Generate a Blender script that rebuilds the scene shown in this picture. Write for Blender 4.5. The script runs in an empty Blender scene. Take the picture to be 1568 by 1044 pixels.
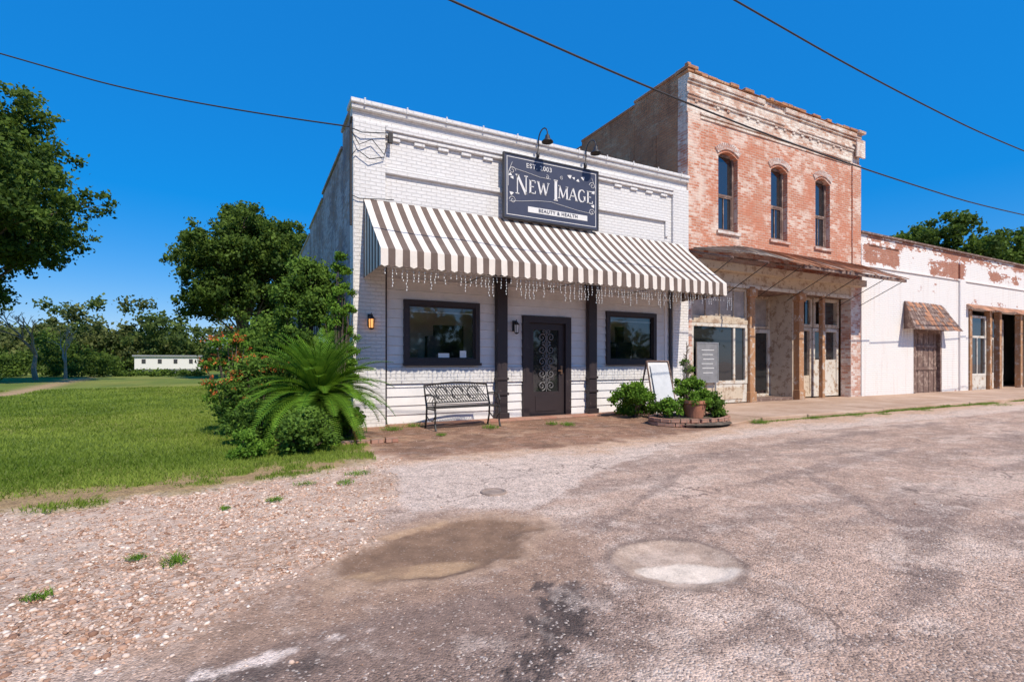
import bpy, math, random
import numpy as np
from mathutils import Vector
random.seed(7); RNG=np.random.default_rng(11)
scene=bpy.context.scene
FY=10.38   # facade plane
# ------------------------------------------------------------------ node helpers
def newmat(name,rough=.8,col=(.5,.5,.5),spec=.3,metal=0):
    m=bpy.data.materials.new(name); m.use_nodes=True; nt=m.node_tree
    b=nt.nodes['Principled BSDF']; b.inputs['Base Color'].default_value=(*col,1)
    b.inputs['Roughness'].default_value=rough; b.inputs['Specular IOR Level'].default_value=spec
    b.inputs['Metallic'].default_value=metal
    return m,nt,b
def nd(nt,t,ins=None,**kw):
    n=nt.nodes.new(t)
    for k,v in kw.items(): setattr(n,k,v)
    if ins:
        for k,v in ins.items():
            s=n.inputs[k]
            if isinstance(v,bpy.types.NodeSocket): nt.links.new(v,s)
            elif isinstance(v,(tuple,list)) and len(v)==3 and s.type=='RGBA': s.default_value=(*v,1)
            else: s.default_value=v
    return n
def mathn(nt,op,a,b=0.0,clamp=False):
    n=nd(nt,'ShaderNodeMath',{0:a,1:b},operation=op); n.use_clamp=clamp; return n.outputs[0]
def mix(nt,f,a,b,bt='MIX'):
    n=nt.nodes.new('ShaderNodeMix'); n.data_type='RGBA'; n.blend_type=bt
    for i,v in ((0,f),(6,a),(7,b)):
        s=n.inputs[i]
        if isinstance(v,bpy.types.NodeSocket): nt.links.new(v,s)
        elif isinstance(v,(tuple,list)): s.default_value=(*v,1) if len(v)==3 else v
        else: s.default_value=v
    return n.outputs[2]
def ramp(nt,f,a,b,va=0,vb=1):
    n=nd(nt,'ShaderNodeMapRange',{'Value':f,'From Min':a,'From Max':b,'To Min':va,'To Max':vb}); return n.outputs[0]
def noise(nt,vec,scale,detail=5,rough=.6,dist=0):
    n=nd(nt,'ShaderNodeTexNoise',{'Scale':scale,'Detail':detail,'Roughness':rough,'Distortion':dist})
    if vec is not None: nt.links.new(vec,n.inputs['Vector'])
    return n.outputs['Fac']
def objco(nt): return nd(nt,'ShaderNodeTexCoord').outputs['Object']
def wallvec(nt,su=1,sz=1):
    co=objco(nt); s=nd(nt,'ShaderNodeSeparateXYZ',{0:co})
    g=nd(nt,'ShaderNodeNewGeometry'); ns=nd(nt,'ShaderNodeSeparateXYZ',{0:g.outputs['Normal']})
    m=mathn(nt,'GREATER_THAN',mathn(nt,'ABSOLUTE',ns.outputs[0]),.5)
    im=mathn(nt,'SUBTRACT',1.0,m)
    u=mathn(nt,'ADD',mathn(nt,'MULTIPLY',s.outputs[0],im),mathn(nt,'MULTIPLY',s.outputs[1],m))
    c=nd(nt,'ShaderNodeCombineXYZ',{0:mathn(nt,'MULTIPLY',u,su),1:mathn(nt,'MULTIPLY',s.outputs[2],sz)})
    return c.outputs[0],co,s
def bump(nt,b,h,dist,strength=1.0):
    n=nd(nt,'ShaderNodeBump',{'Height':h,'Distance':dist,'Strength':strength}); nt.links.new(n.outputs[0],b.inputs['Normal'])
def setc(nt,b,c): nt.links.new(c,b.inputs['Base Color'])

def simple(name,col,rough=.7,spec=.3,var=.25,scale=8,metal=0,bmp=.002):
    m,nt,b=newmat(name,rough,col,spec,metal); co=objco(nt)
    n1=noise(nt,co,scale,6,.65)
    c=mix(nt,ramp(nt,n1,.3,.7),tuple(x*(1-var) for x in col),tuple(min(1,x*(1+var*.6)) for x in col))
    setc(nt,b,c)
    if bmp: bump(nt,b,noise(nt,co,scale*6,4),bmp)
    return m

def brickmat(name,c1,c2,mortar,paint=None,plo=.4,phi=.6,stain=(.25,.2,.17),stainamt=.35,bm=.01,bw=.215,bh=.076,pz=None,mort=.008,bias=0,pamt=1.0,blot=None,pscale=1.1,patches=None):
    m,nt,b=newmat(name,.88,c1,.2); v,co,s=wallvec(nt)
    wob=nd(nt,'ShaderNodeVectorMath',{0:v,1:nd(nt,'ShaderNodeVectorMath',{0:nd(nt,'ShaderNodeTexNoise',{'Vector':v,'Scale':2.5}).outputs['Color'],'Scale':.012},operation='SCALE').outputs[0]},operation='ADD').outputs[0]
    br=nd(nt,'ShaderNodeTexBrick',{'Vector':wob,'Color1':c1,'Color2':c2,'Mortar':mortar,'Scale':1.0,'Mortar Size':mort,'Mortar Smooth':.4,'Bias':bias,'Brick Width':bw,'Row Height':bh})
    col=br.outputs['Color']
    fine=noise(nt,v,22,6,.7)
    col=mix(nt,ramp(nt,fine,.3,.75,0,.5),col,tuple(x*.6 for x in c1),'MIX')
    if blot: col=mix(nt,ramp(nt,noise(nt,nd(nt,'ShaderNodeVectorMath',{0:v,1:(31,7,0)},operation='ADD').outputs[0],.9,8,.72),.44,.60,0,.8),col,blot)
    if paint:
        big=noise(nt,v,pscale,9,.72)
        br2=nd(nt,'ShaderNodeTexBrick',{'Vector':wob,'Color1':(0,0,0),'Color2':(1,1,1),'Mortar':(.8,.8,.8),'Scale':1.0,'Mortar Size':mort,'Brick Width':bw,'Row Height':bh})
        f=mathn(nt,'ADD',big,mathn(nt,'MULTIPLY',mathn(nt,'SUBTRACT',br2.outputs['Color'],.5),.16))
        f=mathn(nt,'ADD',f,mathn(nt,'MULTIPLY',mathn(nt,'SUBTRACT',fine,.5),.25))
        if pz: f=mathn(nt,'ADD',f,ramp(nt,s.outputs[2],pz[0],pz[1],pz[2],pz[3]))
        for (u0,u1,z0,z1,am) in patches or []:
            w_=mathn(nt,'MULTIPLY',mathn(nt,'MULTIPLY',ramp(nt,s.outputs[0],u0-.3,u0+.1),ramp(nt,s.outputs[0],u1-.1,u1+.3,1,0)),mathn(nt,'MULTIPLY',ramp(nt,s.outputs[2],z0-.1,z0+.08),ramp(nt,s.outputs[2],z1-.08,z1+.1,1,0)))
            f=mathn(nt,'SUBTRACT',f,mathn(nt,'MULTIPLY',w_,am))
        col=mix(nt,ramp(nt,f,plo,phi,0,pamt),col,paint)
    sv,_,_=wallvec(nt,5,.35)
    st=noise(nt,sv,1.0,6,.7)
    col=mix(nt,ramp(nt,st,.52,.8,0,stainamt),col,stain,'MIX')
    setc(nt,b,col)
    h=mathn(nt,'ADD',mathn(nt,'MULTIPLY',br.outputs['Fac'],-1.0),mathn(nt,'MULTIPLY',fine,.5))
    bump(nt,b,h,bm)
    return m
M_whitebrick=brickmat('white_painted_brick',(.82,.79,.765),(.78,.75,.725),(.73,.70,.675),stainamt=.28,stain=(.45,.39,.35),bm=.012)
M_whiteside=brickmat('weathered_side_brick',(.42,.33,.29),(.33,.21,.165),(.33,.28,.25),paint=(.50,.48,.50),plo=.46,phi=.60,stainamt=.85,stain=(.13,.10,.095),bm=.018,blot=(.19,.20,.25),pscale=.8)
M_redbrick=brickmat('worn_red_brick',(.58,.21,.12),(.66,.34,.22),(.72,.58,.48),paint=(.84,.70,.59),plo=.48,phi=.62,pamt=.72,pz=(7.6,8.9,-.02,.07),stainamt=.4,stain=(.32,.15,.10),bm=.016,mort=.011,blot=(.60,.22,.125),patches=[(12.0,15.5,4.0,4.75,-.10),(10.9,11.6,4.0,8.4,-.10)])
M_cornice=brickmat('worn_cornice_brick',(.56,.30,.20),(.68,.46,.34),(.64,.51,.42),paint=(.82,.73,.63),plo=.42,phi=.57,pamt=.9,stainamt=.7,stain=(.25,.15,.11),bm=.016)
M_redlow=brickmat('worn_red_brick_pale',(.55,.25,.17),(.66,.41,.31),(.62,.52,.46),paint=(.78,.72,.66),plo=.42,phi=.60,pamt=.9,stainamt=.3,bm=.014)
M_brownbrick=brickmat('old_brown_brick',(.60,.27,.13),(.44,.17,.08),(.42,.28,.18),paint=(.62,.41,.25),plo=.50,phi=.75,stainamt=.7,stain=(.10,.06,.04),bm=.018,blot=(.36,.165,.09))
M_plaster=brickmat('flaking_plaster_brick',(.50,.21,.135),(.40,.155,.10),(.48,.35,.27),paint=(.84,.79,.75),plo=.40,phi=.43,pz=(4.4,5.9,.17,-.02),stainamt=.42,stain=(.55,.39,.30),bm=.012,pscale=.8,
   patches=[(19.7,22.1,4.95,5.62,.30),(24.6,27.3,4.85,5.5,.30),(20.1,46,5.68,5.98,.13),(23.2,25.2,4.1,4.6,.16),(28,34.5,3.66,4.1,.18),(30,33,5.0,5.4,.2),(19.7,46,-.2,.35,.10)])
M_edge=brickmat('edging_brick',(.42,.2,.14),(.5,.3,.22),(.3,.22,.17),stainamt=.3)
def paintwood(name,col,rough=.55,chip=None,clo=.6):
    m,nt,b=newmat(name,rough,col,.35); v,co,s=wallvec(nt,1,1)
    n1=noise(nt,co,3,6,.7); n2=noise(nt,co,40,4,.7)
    c=mix(nt,ramp(nt,n1,.3,.75),tuple(x*.84 for x in col),col)
    if chip: c=mix(nt,ramp(nt,mathn(nt,'ADD',noise(nt,co,5,9,.75),mathn(nt,'MULTIPLY',n2,.12)),clo,clo+.06),c,chip)
    setc(nt,b,c); bump(nt,b,n2,.0015)
    return m
M_siding=paintwood('white_siding_paint',(.82,.785,.765),chip=(.58,.53,.5),clo=.73)
M_black=paintwood('black_trim_paint',(.042,.030,.031),.5,chip=(.10,.075,.07),clo=.68)
M_cream=paintwood('old_cream_paint',(.64,.53,.40),.75,chip=(.36,.25,.17),clo=.58)
M_chipwhite=paintwood('chipped_white_paint',(.70,.65,.57),.75,chip=(.40,.28,.19),clo=.58)
M_oldwood=paintwood('bare_old_wood',(.44,.23,.115),.85,chip=(.57,.49,.41),clo=.60)
M_greywood=paintwood('dark_weathered_wood',(.20,.125,.10),.85,chip=(.36,.26,.21),clo=.58)
M_awnw=simple('awning_cream_stripe',(.76,.68,.60),.8,.1,.12,2.5,bmp=.001)
M_awnd=simple('awning_dark_stripe',(.165,.120,.100),.8,.1,.22,2.5,bmp=.001)
M_iron=simple('wrought_iron',(.03,.025,.024),.45,.5,.2,20,bmp=.001)
M_navy=simple('sign_navy',(.050,.056,.092),.5,.4,.12,4,bmp=0)
M_signw=simple('sign_white',(.74,.71,.68),.6,.3,.06,9,bmp=0)
M_terra=simple('terracotta',(.42,.18,.11),.85,.2,.3,7)
M_rust=simple('rusty_tin',(.44,.21,.12),.8,.3,.55,2.5,metal=.0,bmp=.004)
M_tin=simple('faded_tin',(.42,.36,.31),.7,.3,.35,3,metal=.1,bmp=.003)
M_metal=simple('galvanised_metal',(.4,.4,.4),.5,.4,.2,8,metal=.6)
M_wire=simple('cable_black',(.045,.04,.04),.6,.3,.1,8,bmp=0)
M_roof=simple('roof_membrane',(.25,.25,.25),.9,.1,.3,3)
M_beige=simple('interior_beige',(.80,.70,.58),.9,.1,.1,3,bmp=0)
M_intdark=simple('interior_dark',(.05,.05,.055),.6,.3,.3,3,bmp=0)
M_paper=simple('paper',(.8,.8,.78),.8,.1,.03,9,bmp=0)
M_chalk=simple('sign_board_grey',(.23,.23,.24),.6,.3,.2,6,bmp=0)
M_bulb=simple('white_plastic',(.85,.85,.82),.4,.4,.02,9,bmp=0)
M_brass=simple('aged_copper',(.30,.17,.10),.4,.5,.2,15,metal=.7)
def glassmat(name,tint=(.92,.94,.93),dark=False,add=.03):
    m=bpy.data.materials.new(name); m.use_nodes=True; nt=m.node_tree; nt.nodes.clear()
    out=nd(nt,'ShaderNodeOutputMaterial'); g=nd(nt,'ShaderNodeBsdfGlossy',{'Color':(.9,.93,.95),'Roughness':.03})
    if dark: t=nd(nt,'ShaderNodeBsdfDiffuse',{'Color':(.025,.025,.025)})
    else: t=nd(nt,'ShaderNodeBsdfTransparent',{'Color':tint})
    co=objco(nt); bn=nd(nt,'ShaderNodeBump',{'Height':noise(nt,co,1.3,1,.4),'Distance':.008,'Strength':.5}); nt.links.new(bn.outputs[0],g.inputs['Normal'])
    fr=nd(nt,'ShaderNodeFresnel',{'IOR':1.5}); f=mathn(nt,'ADD',fr.outputs[0],add,True)
    mx=nd(nt,'ShaderNodeMixShader',{0:f,1:t.outputs[0],2:g.outputs[0]}); nt.links.new(mx.outputs[0],out.inputs[0]); return m
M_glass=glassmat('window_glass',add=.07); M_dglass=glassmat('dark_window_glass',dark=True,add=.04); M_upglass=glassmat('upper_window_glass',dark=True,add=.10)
m,nt,b=newmat('lamp_warm',.4,(.9,.5,.2)); b.inputs['Emission Color'].default_value=(1,.4,.10,1); b.inputs['Emission Strength'].default_value=1.3; M_lamp=m
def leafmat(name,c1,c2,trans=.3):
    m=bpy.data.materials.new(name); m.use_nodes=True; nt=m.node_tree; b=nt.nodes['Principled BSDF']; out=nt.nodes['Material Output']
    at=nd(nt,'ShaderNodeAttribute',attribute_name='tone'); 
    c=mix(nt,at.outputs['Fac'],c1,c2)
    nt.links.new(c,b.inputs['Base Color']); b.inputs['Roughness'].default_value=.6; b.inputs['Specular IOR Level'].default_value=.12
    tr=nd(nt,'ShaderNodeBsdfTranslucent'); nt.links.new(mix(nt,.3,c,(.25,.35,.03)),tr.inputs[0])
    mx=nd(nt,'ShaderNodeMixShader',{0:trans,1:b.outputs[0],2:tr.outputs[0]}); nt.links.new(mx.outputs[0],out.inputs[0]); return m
L_tree=leafmat('tree_leaves',(.030,.060,.012),(.150,.225,.035))
L_tree2=leafmat('far_tree_leaves',(.050,.080,.022),(.14,.19,.045))
L_tree3=leafmat('olive_tree_leaves',(.055,.075,.025),(.20,.22,.07))
L_shrub=leafmat('shrub_leaves',(.045,.095,.016),(.18,.30,.045))
L_bright=leafmat('bright_leaves',(.06,.14,.015),(.22,.38,.045))
L_palm=leafmat('palm_leaves',(.03,.11,.010),(.21,.38,.035))
L_dry=leafmat('dry_fronds',(.20,.09,.03),(.42,.22,.08))
L_grass=leafmat('grass_blades',(.11,.175,.018),(.27,.34,.055),.3)
L_flower=leafmat('orange_flowers',(.55,.10,.03),(.75,.24,.07))
L_white=leafmat('pale_dry_twigs',(.25,.2,.16),(.4,.35,.3),.05)
def barkm():
    m,nt,b=newmat('bark',.95,(.1,.08,.06),.1); co=objco(nt)
    n1=noise(nt,co,3,8,.7); setc(nt,b,mix(nt,ramp(nt,n1,.3,.7),(.06,.045,.035),(.20,.16,.125))); bump(nt,b,noise(nt,co,9,6,.7),.05); return m
M_bark=barkm()
M_deadwood=simple('dead_wood',(.40,.32,.26),.9,.1,.3,3)
# ------------------------------------------------------------------ mesh builder
class MB:
    def __init__(s): s.v=[];s.f=[];s.m=[]
    def add(s,vs,fs,mi=0):
        o=len(s.v); s.v+= [tuple(p) for p in vs]; s.f+=[tuple(i+o for i in f) for f in fs]; s.m+=[mi]*len(fs)
    def box(s,x0,x1,y0,y1,z0,z1,mi=0):
        v=[(x,y,z) for z in (z0,z1) for y in (y0,y1) for x in (x0,x1)]
        s.add(v,[(0,2,3,1),(4,5,7,6),(0,1,5,4),(2,6,7,3),(0,4,6,2),(1,3,7,5)],mi)
    def obox(s,c,ux,uy,uz,hx,hy,hz,mi=0):
        c=Vector(c);ux=Vector(ux).normalized()*hx;uy=Vector(uy).normalized()*hy;uz=Vector(uz).normalized()*hz
        v=[c+a*ux+b*uy+d*uz for d in(-1,1) for b in(-1,1) for a in(-1,1)]
        s.add(v,[(0,2,3,1),(4,5,7,6),(0,1,5,4),(2,6,7,3),(0,4,6,2),(1,3,7,5)],mi)
    def quad(s,a,b,c,d,mi=0): s.add([a,b,c,d],[(0,1,2,3)],mi)
    def tube(s,pts,r,n=6,mi=0,cap=True):
        pts=[Vector(p) for p in pts]; L=len(pts); rs=r if isinstance(r,(list,tuple)) else [r]*L
        o=[];fs=[]; up=None
        for i,p in enumerate(pts):
            d=(pts[min(i+1,L-1)]-pts[max(i-1,0)]); 
            if d.length<1e-9: d=Vector((0,0,1))
            d.normalize()
            if up is None: up=Vector((0,0,1)) if abs(d.z)<.9 else Vector((1,0,0))
            a=d.cross(up); 
            if a.length<1e-4: a=d.cross(Vector((1,.3,0)))
            a.normalize(); bb=a.cross(d).normalized(); up=bb
            for k in range(n):
                t=2*math.pi*k/n; o.append(p+a*math.cos(t)*rs[i]+bb*math.sin(t)*rs[i])
        for i in range(L-1):
            for k in range(n):
                k2=(k+1)%n; fs.append((i*n+k,i*n+k2,(i+1)*n+k2,(i+1)*n+k))
        if cap: fs.append(tuple(range(n)));fs.append(tuple((L-1)*n+k for k in range(n))[::-1])
        s.add(o,fs,mi)
    def lathe(s,cx,cy,prof,n=20,mi=0):
        o=[];fs=[]
        for r,z in prof:
            for k in range(n):
                t=2*math.pi*k/n;o.append((cx+r*math.cos(t),cy+r*math.sin(t),z))
        for i in range(len(prof)-1):
            for k in range(n):
                k2=(k+1)%n; fs.append((i*n+k,i*n+k2,(i+1)*n+k2,(i+1)*n+k))
        s.add(o,fs,mi)
    def wall(s,x0,x1,z0,z1,y0,y1,holes,mi=0):
        xs=sorted({x0,x1,*[h[0] for h in holes],*[h[1] for h in holes]}); zs=sorted({z0,z1,*[h[2] for h in holes],*[h[3] for h in holes]})
        xs=[x for x in xs if x0<=x<=x1]; zs=[z for z in zs if z0<=z<=z1]
        def solid(i,j):
            if i<0 or j<0 or i>=len(xs)-1 or j>=len(zs)-1: return False
            cx=(xs[i]+xs[i+1])/2;cz=(zs[j]+zs[j+1])/2
            return not any(h[0]<cx<h[1] and h[2]<cz<h[3] for h in holes)
        for i in range(len(xs)-1):
            for j in range(len(zs)-1):
                if not solid(i,j): continue
                a,b,c,d=xs[i],xs[i+1],zs[j],zs[j+1]
                s.quad((a,y0,c),(b,y0,c),(b,y0,d),(a,y0,d),mi); s.quad((b,y1,c),(a,y1,c),(a,y1,d),(b,y1,d),mi)
                if not solid(i-1,j): s.quad((a,y1,c),(a,y0,c),(a,y0,d),(a,y1,d),mi)
                if not solid(i+1,j): s.quad((b,y0,c),(b,y1,c),(b,y1,d),(b,y0,d),mi)
                if not solid(i,j-1): s.quad((a,y1,c),(b,y1,c),(b,y0,c),(a,y0,c),mi)
                if not solid(i,j+1): s.quad((a,y0,d),(b,y0,d),(b,y1,d),(a,y1,d),mi)
    def frame(s,x0,x1,z0,z1,w,y0,y1,mi=0):
        s.box(x0,x0+w,y0,y1,z0,z1,mi); s.box(x1-w,x1,y0,y1,z0,z1,mi); s.box(x0+w,x1-w,y0,y1,z0,z0+w,mi); s.box(x0+w,x1-w,y0,y1,z1-w,z1,mi)
    def obj(s,name,mats,parent=None,bevel=0,smooth=False):
        me=bpy.data.meshes.new(name); me.from_pydata(s.v,[],s.f); 
        for mm in (mats if isinstance(mats,(list,tuple)) else [mats]): me.materials.append(mm)
        me.polygons.foreach_set('material_index',s.m)
        if smooth: me.polygons.foreach_set('use_smooth',[True]*len(s.f))
        me.update(); o=bpy.data.objects.new(name,me); scene.collection.objects.link(o)
        if parent: o.parent=parent
        if bevel:
            md=o.modifiers.new('bevel','BEVEL'); md.width=bevel; md.segments=1; md.limit_method='ANGLE'
        return o
def empty(name):
    e=bpy.data.objects.new(name,None); scene.collection.objects.link(e); return e
def npmesh(name,V,F,mats,parent=None,attrs=None,mi=None,smooth=False):
    me=bpy.data.meshes.new(name); k=F.shape[1]
    me.vertices.add(len(V)); me.vertices.foreach_set('co',V.astype(np.float32).ravel())
    me.loops.add(F.size); me.loops.foreach_set('vertex_index',F.astype(np.int32).ravel())
    me.polygons.add(len(F)); me.polygons.foreach_set('loop_start',(np.arange(len(F))*k).astype(np.int32))
    if mi is not None: me.polygons.foreach_set('material_index',mi.astype(np.int32))
    if smooth: me.polygons.foreach_set('use_smooth',np.ones(len(F),bool))
    for mm in (mats if isinstance(mats,(list,tuple)) else [mats]): me.materials.append(mm)
    me.update(calc_edges=True)
    if attrs:
        for an,av in attrs.items():
            if av.ndim==1:
                a=me.attributes.new(an,'FLOAT','POINT'); a.data.foreach_set('value',av.astype(np.float32))
            else:
                a=me.attributes.new(an,'FLOAT_COLOR','POINT'); a.data.foreach_set('color',av.astype(np.float32).ravel())
    o=bpy.data.objects.new(name,me); scene.collection.objects.link(o)
    if parent: o.parent=parent
    return o
# ------------------------------------------------------------------ numpy noise
_G=RNG.random((257,257))
def vnoise(x,y):
    xi=np.floor(x).astype(int);yi=np.floor(y).astype(int);fx=x-xi;fy=y-yi;fx=fx*fx*(3-2*fx);fy=fy*fy*(3-2*fy)
    a=_G[xi%257,yi%257];b=_G[(xi+1)%257,yi%257];c=_G[xi%257,(yi+1)%257];d=_G[(xi+1)%257,(yi+1)%257]
    return (a*(1-fx)+b*fx)*(1-fy)+(c*(1-fx)+d*fx)*fy
def fbm(x,y,s,o=5,off=0):
    r=0;a=.5;t=0
    for i in range(o):
        ca,sa=math.cos(i*1.1+.4),math.sin(i*1.1+.4)
        r=r+a*vnoise((x*ca-y*sa)*s+off+i*17.3,(x*sa+y*ca)*s+off*1.7+i*9.1);t+=a;a*=.55;s*=2.03
    return r/t
def sm(x,a,b):
    t=np.clip((x-a)/(b-a),0,1); return t*t*(3-2*t)
# ------------------------------------------------------------------ ground
def grow(a,step,end,f=1.10):
    r=[];x=a
    while True:
        step*=f; x+=step; r.append(x)
        if (x-end)*np.sign(step)>0: break
    return r
xs=np.array(sorted(grow(-5,-.05,-450)+list(np.arange(-5,6.5,.026))+list(np.arange(6.5,14,.05))+grow(14,.05,450)))
ys=np.array(sorted(grow(.5,-.05,-450,1.2)+list(np.arange(.5,6.9,.026))+list(np.arange(6.9,10.6,.04))+grow(10.6,.05,450)))
X,Y=np.meshgrid(xs,ys,indexing='ij')
GB_x=[-60,-4,-1.9,-.32,.7,1.45,1.75,2.0]; GB_y=[5.3,5.5,5.75,5.95,6.25,6.75,8.5,10.4]
def lawn_edge(x): return np.interp(x,GB_x,GB_y)
RB_x=[-60,-.7,.17,.83,1.2,1.6]; RB_y=[2.9,2.75,3.3,4.0,4.7,6.4]
def fields(X,Y):
    n1=fbm(X,Y,1.1,6,3); n2=fbm(X,Y,5,5,40); n3=fbm(X,Y,.25,4,90)
    nn=(n1-.5)*1.0+(n2-.5)*.35
    grass=sm(Y-lawn_edge(X)+nn*1.3,-.15,.3)*(X<1.9)
    grass=np.where(X>=1.75,sm(Y-34,0,2)*1.0,grass)
    far=(X>1.75)&(Y>10.4); grass=np.where(far,1.0,grass)
    rb=np.interp(X,RB_x,RB_y)
    gravel=sm(Y-rb+nn*1.1,-.35,.45)*sm(1.65-X+nn*1.0,-.2,.5)
    gravel*=(1-grass)
    return n1,n2,n3,nn,grass,gravel
def ell(X,Y,cx,cy,rx,ry,ang=0):
    c,s=math.cos(ang),math.sin(ang);u=(X-cx)*c+(Y-cy)*s;v=-(X-cx)*s+(Y-cy)*c
    return np.sqrt((u/rx)**2+(v/ry)**2)
n1,n2,n3,nn,grass,gravel=fields(X,Y)
C=lambda *c: np.array(c)[None,None,:]
n4=fbm(X,Y,14,4,7); n5=fbm(X,Y,.7,5,55)
jit=(n2-.5)*.5+(n4-.5)*.35
col=np.ones(X.shape+(3,))*C(.550,.370,.275)
silt=np.zeros(X.shape)
def lay(m,c,amt=1.0,s=None):
    global col,silt; m=(m*amt); col=col*(1-m[...,None])+np.array(c)[None,None,:]*m[...,None]
    if s is not None: silt=silt*(1-m)+s*m
lay(sm(n5,.42,.66),(.44,.290,.212),.6)
lay(sm(fbm(X,Y*2.2,.8,7,77),.50,.64),(.66,.485,.380),.65)
lay(sm(fbm(X,Y*1.5,1.6,6,417),.53,.68),(.33,.225,.172),.55)
lay(sm(fbm(X*.8,Y*2.5,.9,7,123),.55,.66),(.29,.205,.165),.5)
edge=np.interp(X,[1.0,2.2,3.5,6,40],[4.5,3.85,4.7,5.8,5.9])
lay(sm(Y-edge+nn*.6+jit*.3,-.05,.10)*sm(X-1.15+nn*.7,-.1,.2),(.70,.54,.44),.8)
sand=np.interp(X,[1.2,4.6,9.4,40],[6.3,5.7,6.3,6.3])
lay(sm(Y-sand+nn*1.4,-.2,.6),(.56,.345,.215),.8,.4)
dirt=np.interp(X,[1.2,4.6,7.5,9.6,12],[6.75,6.4,6.75,7.2,8.5])
dm=sm(Y-dirt+nn*.9+jit*.3,-.15,.25)
lay(dm*(X<12),(.300,.160,.100),.95,.7)
lay(sm(fbm(X,Y,1.7,6,31),.44,.62)*dm*(X<9.6),(.205,.115,.076),.7)
lay(sm(fbm(X,Y,2.6,6,61),.54,.66)*dm*(X<9.6),(.44,.27,.17),.6)
lay(sm(fbm(X,Y,6,5,661),.56,.66)*dm*(X<9.6),(.15,.09,.06),.5)
flow=np.minimum.reduce([ell(X,Y,1.25,3.15,1.15,.95,.35),ell(X,Y,.45,2.75,.95,.6,-.3)])
lay(sm(-flow+1.0+nn*.9,-.2,.35),(.330,.205,.140),.88,.55)
lay(sm(-ell(X,Y,.45,2.05,1.7,.58,.1)+1+nn*1.1,-.1,.35),(.235,.158,.125),.8)
p1=ell(X,Y,1.22,3.42,.86,.56,.25)+nn*.75+jit*.25
lay(sm(-p1,-1.16,-1.0),(.46,.30,.20),.6,.9); lay(sm(-p1,-.99,-.80),(.205,.122,.077),.92,1)
lay(sm(-(ell(X,Y,.9,3.10,.44,.12,-.15)+nn*.9+jit*.4),-1.1,-.7),(.47,.295,.17),.75,1)
lay(sm(-(ell(X,Y,1.1,3.80,.5,.06,.3)+nn*.9+jit*.3),-1.1,-.7),(.47,.30,.18),.6,1)
lay(sm(fbm(X,Y,4,5,300),.5,.62)*sm(-p1,-.95,-.7),(.29,.175,.11),.5,1)
p2=ell(X,Y,2.47,2.43,.42,.37,0)+nn*.42+jit*.2
lay(sm(-p2,-1.20,-1.05),(.23,.16,.125),.85,.6); lay(sm(-p2,-1.03,-.93),(.44,.31,.23),.95,.8)
lay(sm(fbm(X,Y,5,5,501),.48,.6)*sm(-p2,-.95,-.85),(.58,.43,.33),.6,.8)
lay(sm(-(ell(X,Y,2.42,2.29,.34,.14,-.47)+nn*.7+jit*.4),-1.05,-.85),(.74,.60,.48),.9,1)
tar=ell(X,Y,1.25,2.05,.44,.14,.95)+nn*2.4+(n4-.5)*1.6+(n2-.5)*1.2
lay(sm(-tar,-1.0,-.85),(.085,.062,.054),.88)
tarb=ell(X,Y,1.55,2.35,.22,.10,.5)+nn*2+(n4-.5)*1.6
lay(sm(-tarb,-1.0,-.85),(.10,.073,.063),.8)
tar2=ell(X,Y,-.35,2.33,.8,.2,.12)+nn*2.2+(n4-.5)*.9
lay(sm(-tar2,-1.0,-.7),(.12,.088,.075),.8)
lay(sm(-(ell(X,Y,.03,2.45,.46,.065,.07)+nn*1.8+(n4-.5)*1.4),-1.05,-.7),(.72,.57,.48),.95)
for (ex,ey,er,ew,ea) in ((4.9,2.1,1.6,.14,.35),(6.5,3.8,2.6,.12,.1),(9.5,5.2,3.4,.14,.05),(3.7,3.9,1.3,.08,.5),(5.2,2.9,.9,.07,.9),(3.4,1.5,.9,.09,.2)):
    lay(sm(-(ell(X,Y,ex,ey,er,ew,ea)+nn*3+jit*1.2),-1.0,-.5),(.26,.18,.145),.6)
lay(sm(fbm(X,Y,6,4,200),.58,.72)*(1-gravel)*(1-silt),(.70,.54,.44),.4)
gm=gravel*(1-.75*sm(-flow+1.0+nn*.55,-.05,.3))
lay(gm,(.54,.35,.245),.95); lay(gm*sm(n2,.42,.62),(.66,.49,.37),.7); lay(gm*sm(n1,.50,.7),(.43,.26,.17),.75)
gc=np.array([.130,.180,.030])[None,None,:]*(.75+.5*n1[...,None])+np.array([.10,.06,.02])[None,None,:]*sm(n3,.4,.65)[...,None]
col=col*(1-grass[...,None])+gc*grass[...,None]
bare=(1-sm(np.abs(Y-lawn_edge(X)-.25),.1,1.1))*sm(fbm(X,Y,1.6,5,71),.45,.56)*(X<2)
lay(grass*bare,(.42,.25,.145),.8)
Z=(n1-.5)*.03+(n2-.5)*.008-.022*sm(-p1,-1.0,-.6)-.02*sm(-p2,-1.0,-.6)
Z=Z*sm(60-np.hypot(X,Y),0,40)+gravel*(n4-.5)*.02
Z+= .02*grass
def path_m(X,Y):
    xc=np.interp(Y,[19,25.6,33,44,56],[-8.6,-8.5,-9.4,-11,-12.6]); return np.exp(-((X-xc-(Y<26)*(26-Y)*-.9)/(.5))**4)*(Y>20)*(Y<56)
lay(path_m(X,Y),(.48,.30,.185),.9)
nx,ny=X.shape; V=np.stack([X,Y,Z],-1).reshape(-1,3)
idx=np.arange(nx*ny).reshape(nx,ny)
F=np.stack([idx[:-1,:-1],idx[1:,:-1],idx[1:,1:],idx[:-1,1:]],-1).reshape(-1,4)
colA=np.concatenate([col.reshape(-1,3),np.ones((nx*ny,1))],1)
gm_,nt,b=newmat('ground_soil_gravel_grass',.92,(.3,.25,.2),.2)
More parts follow.
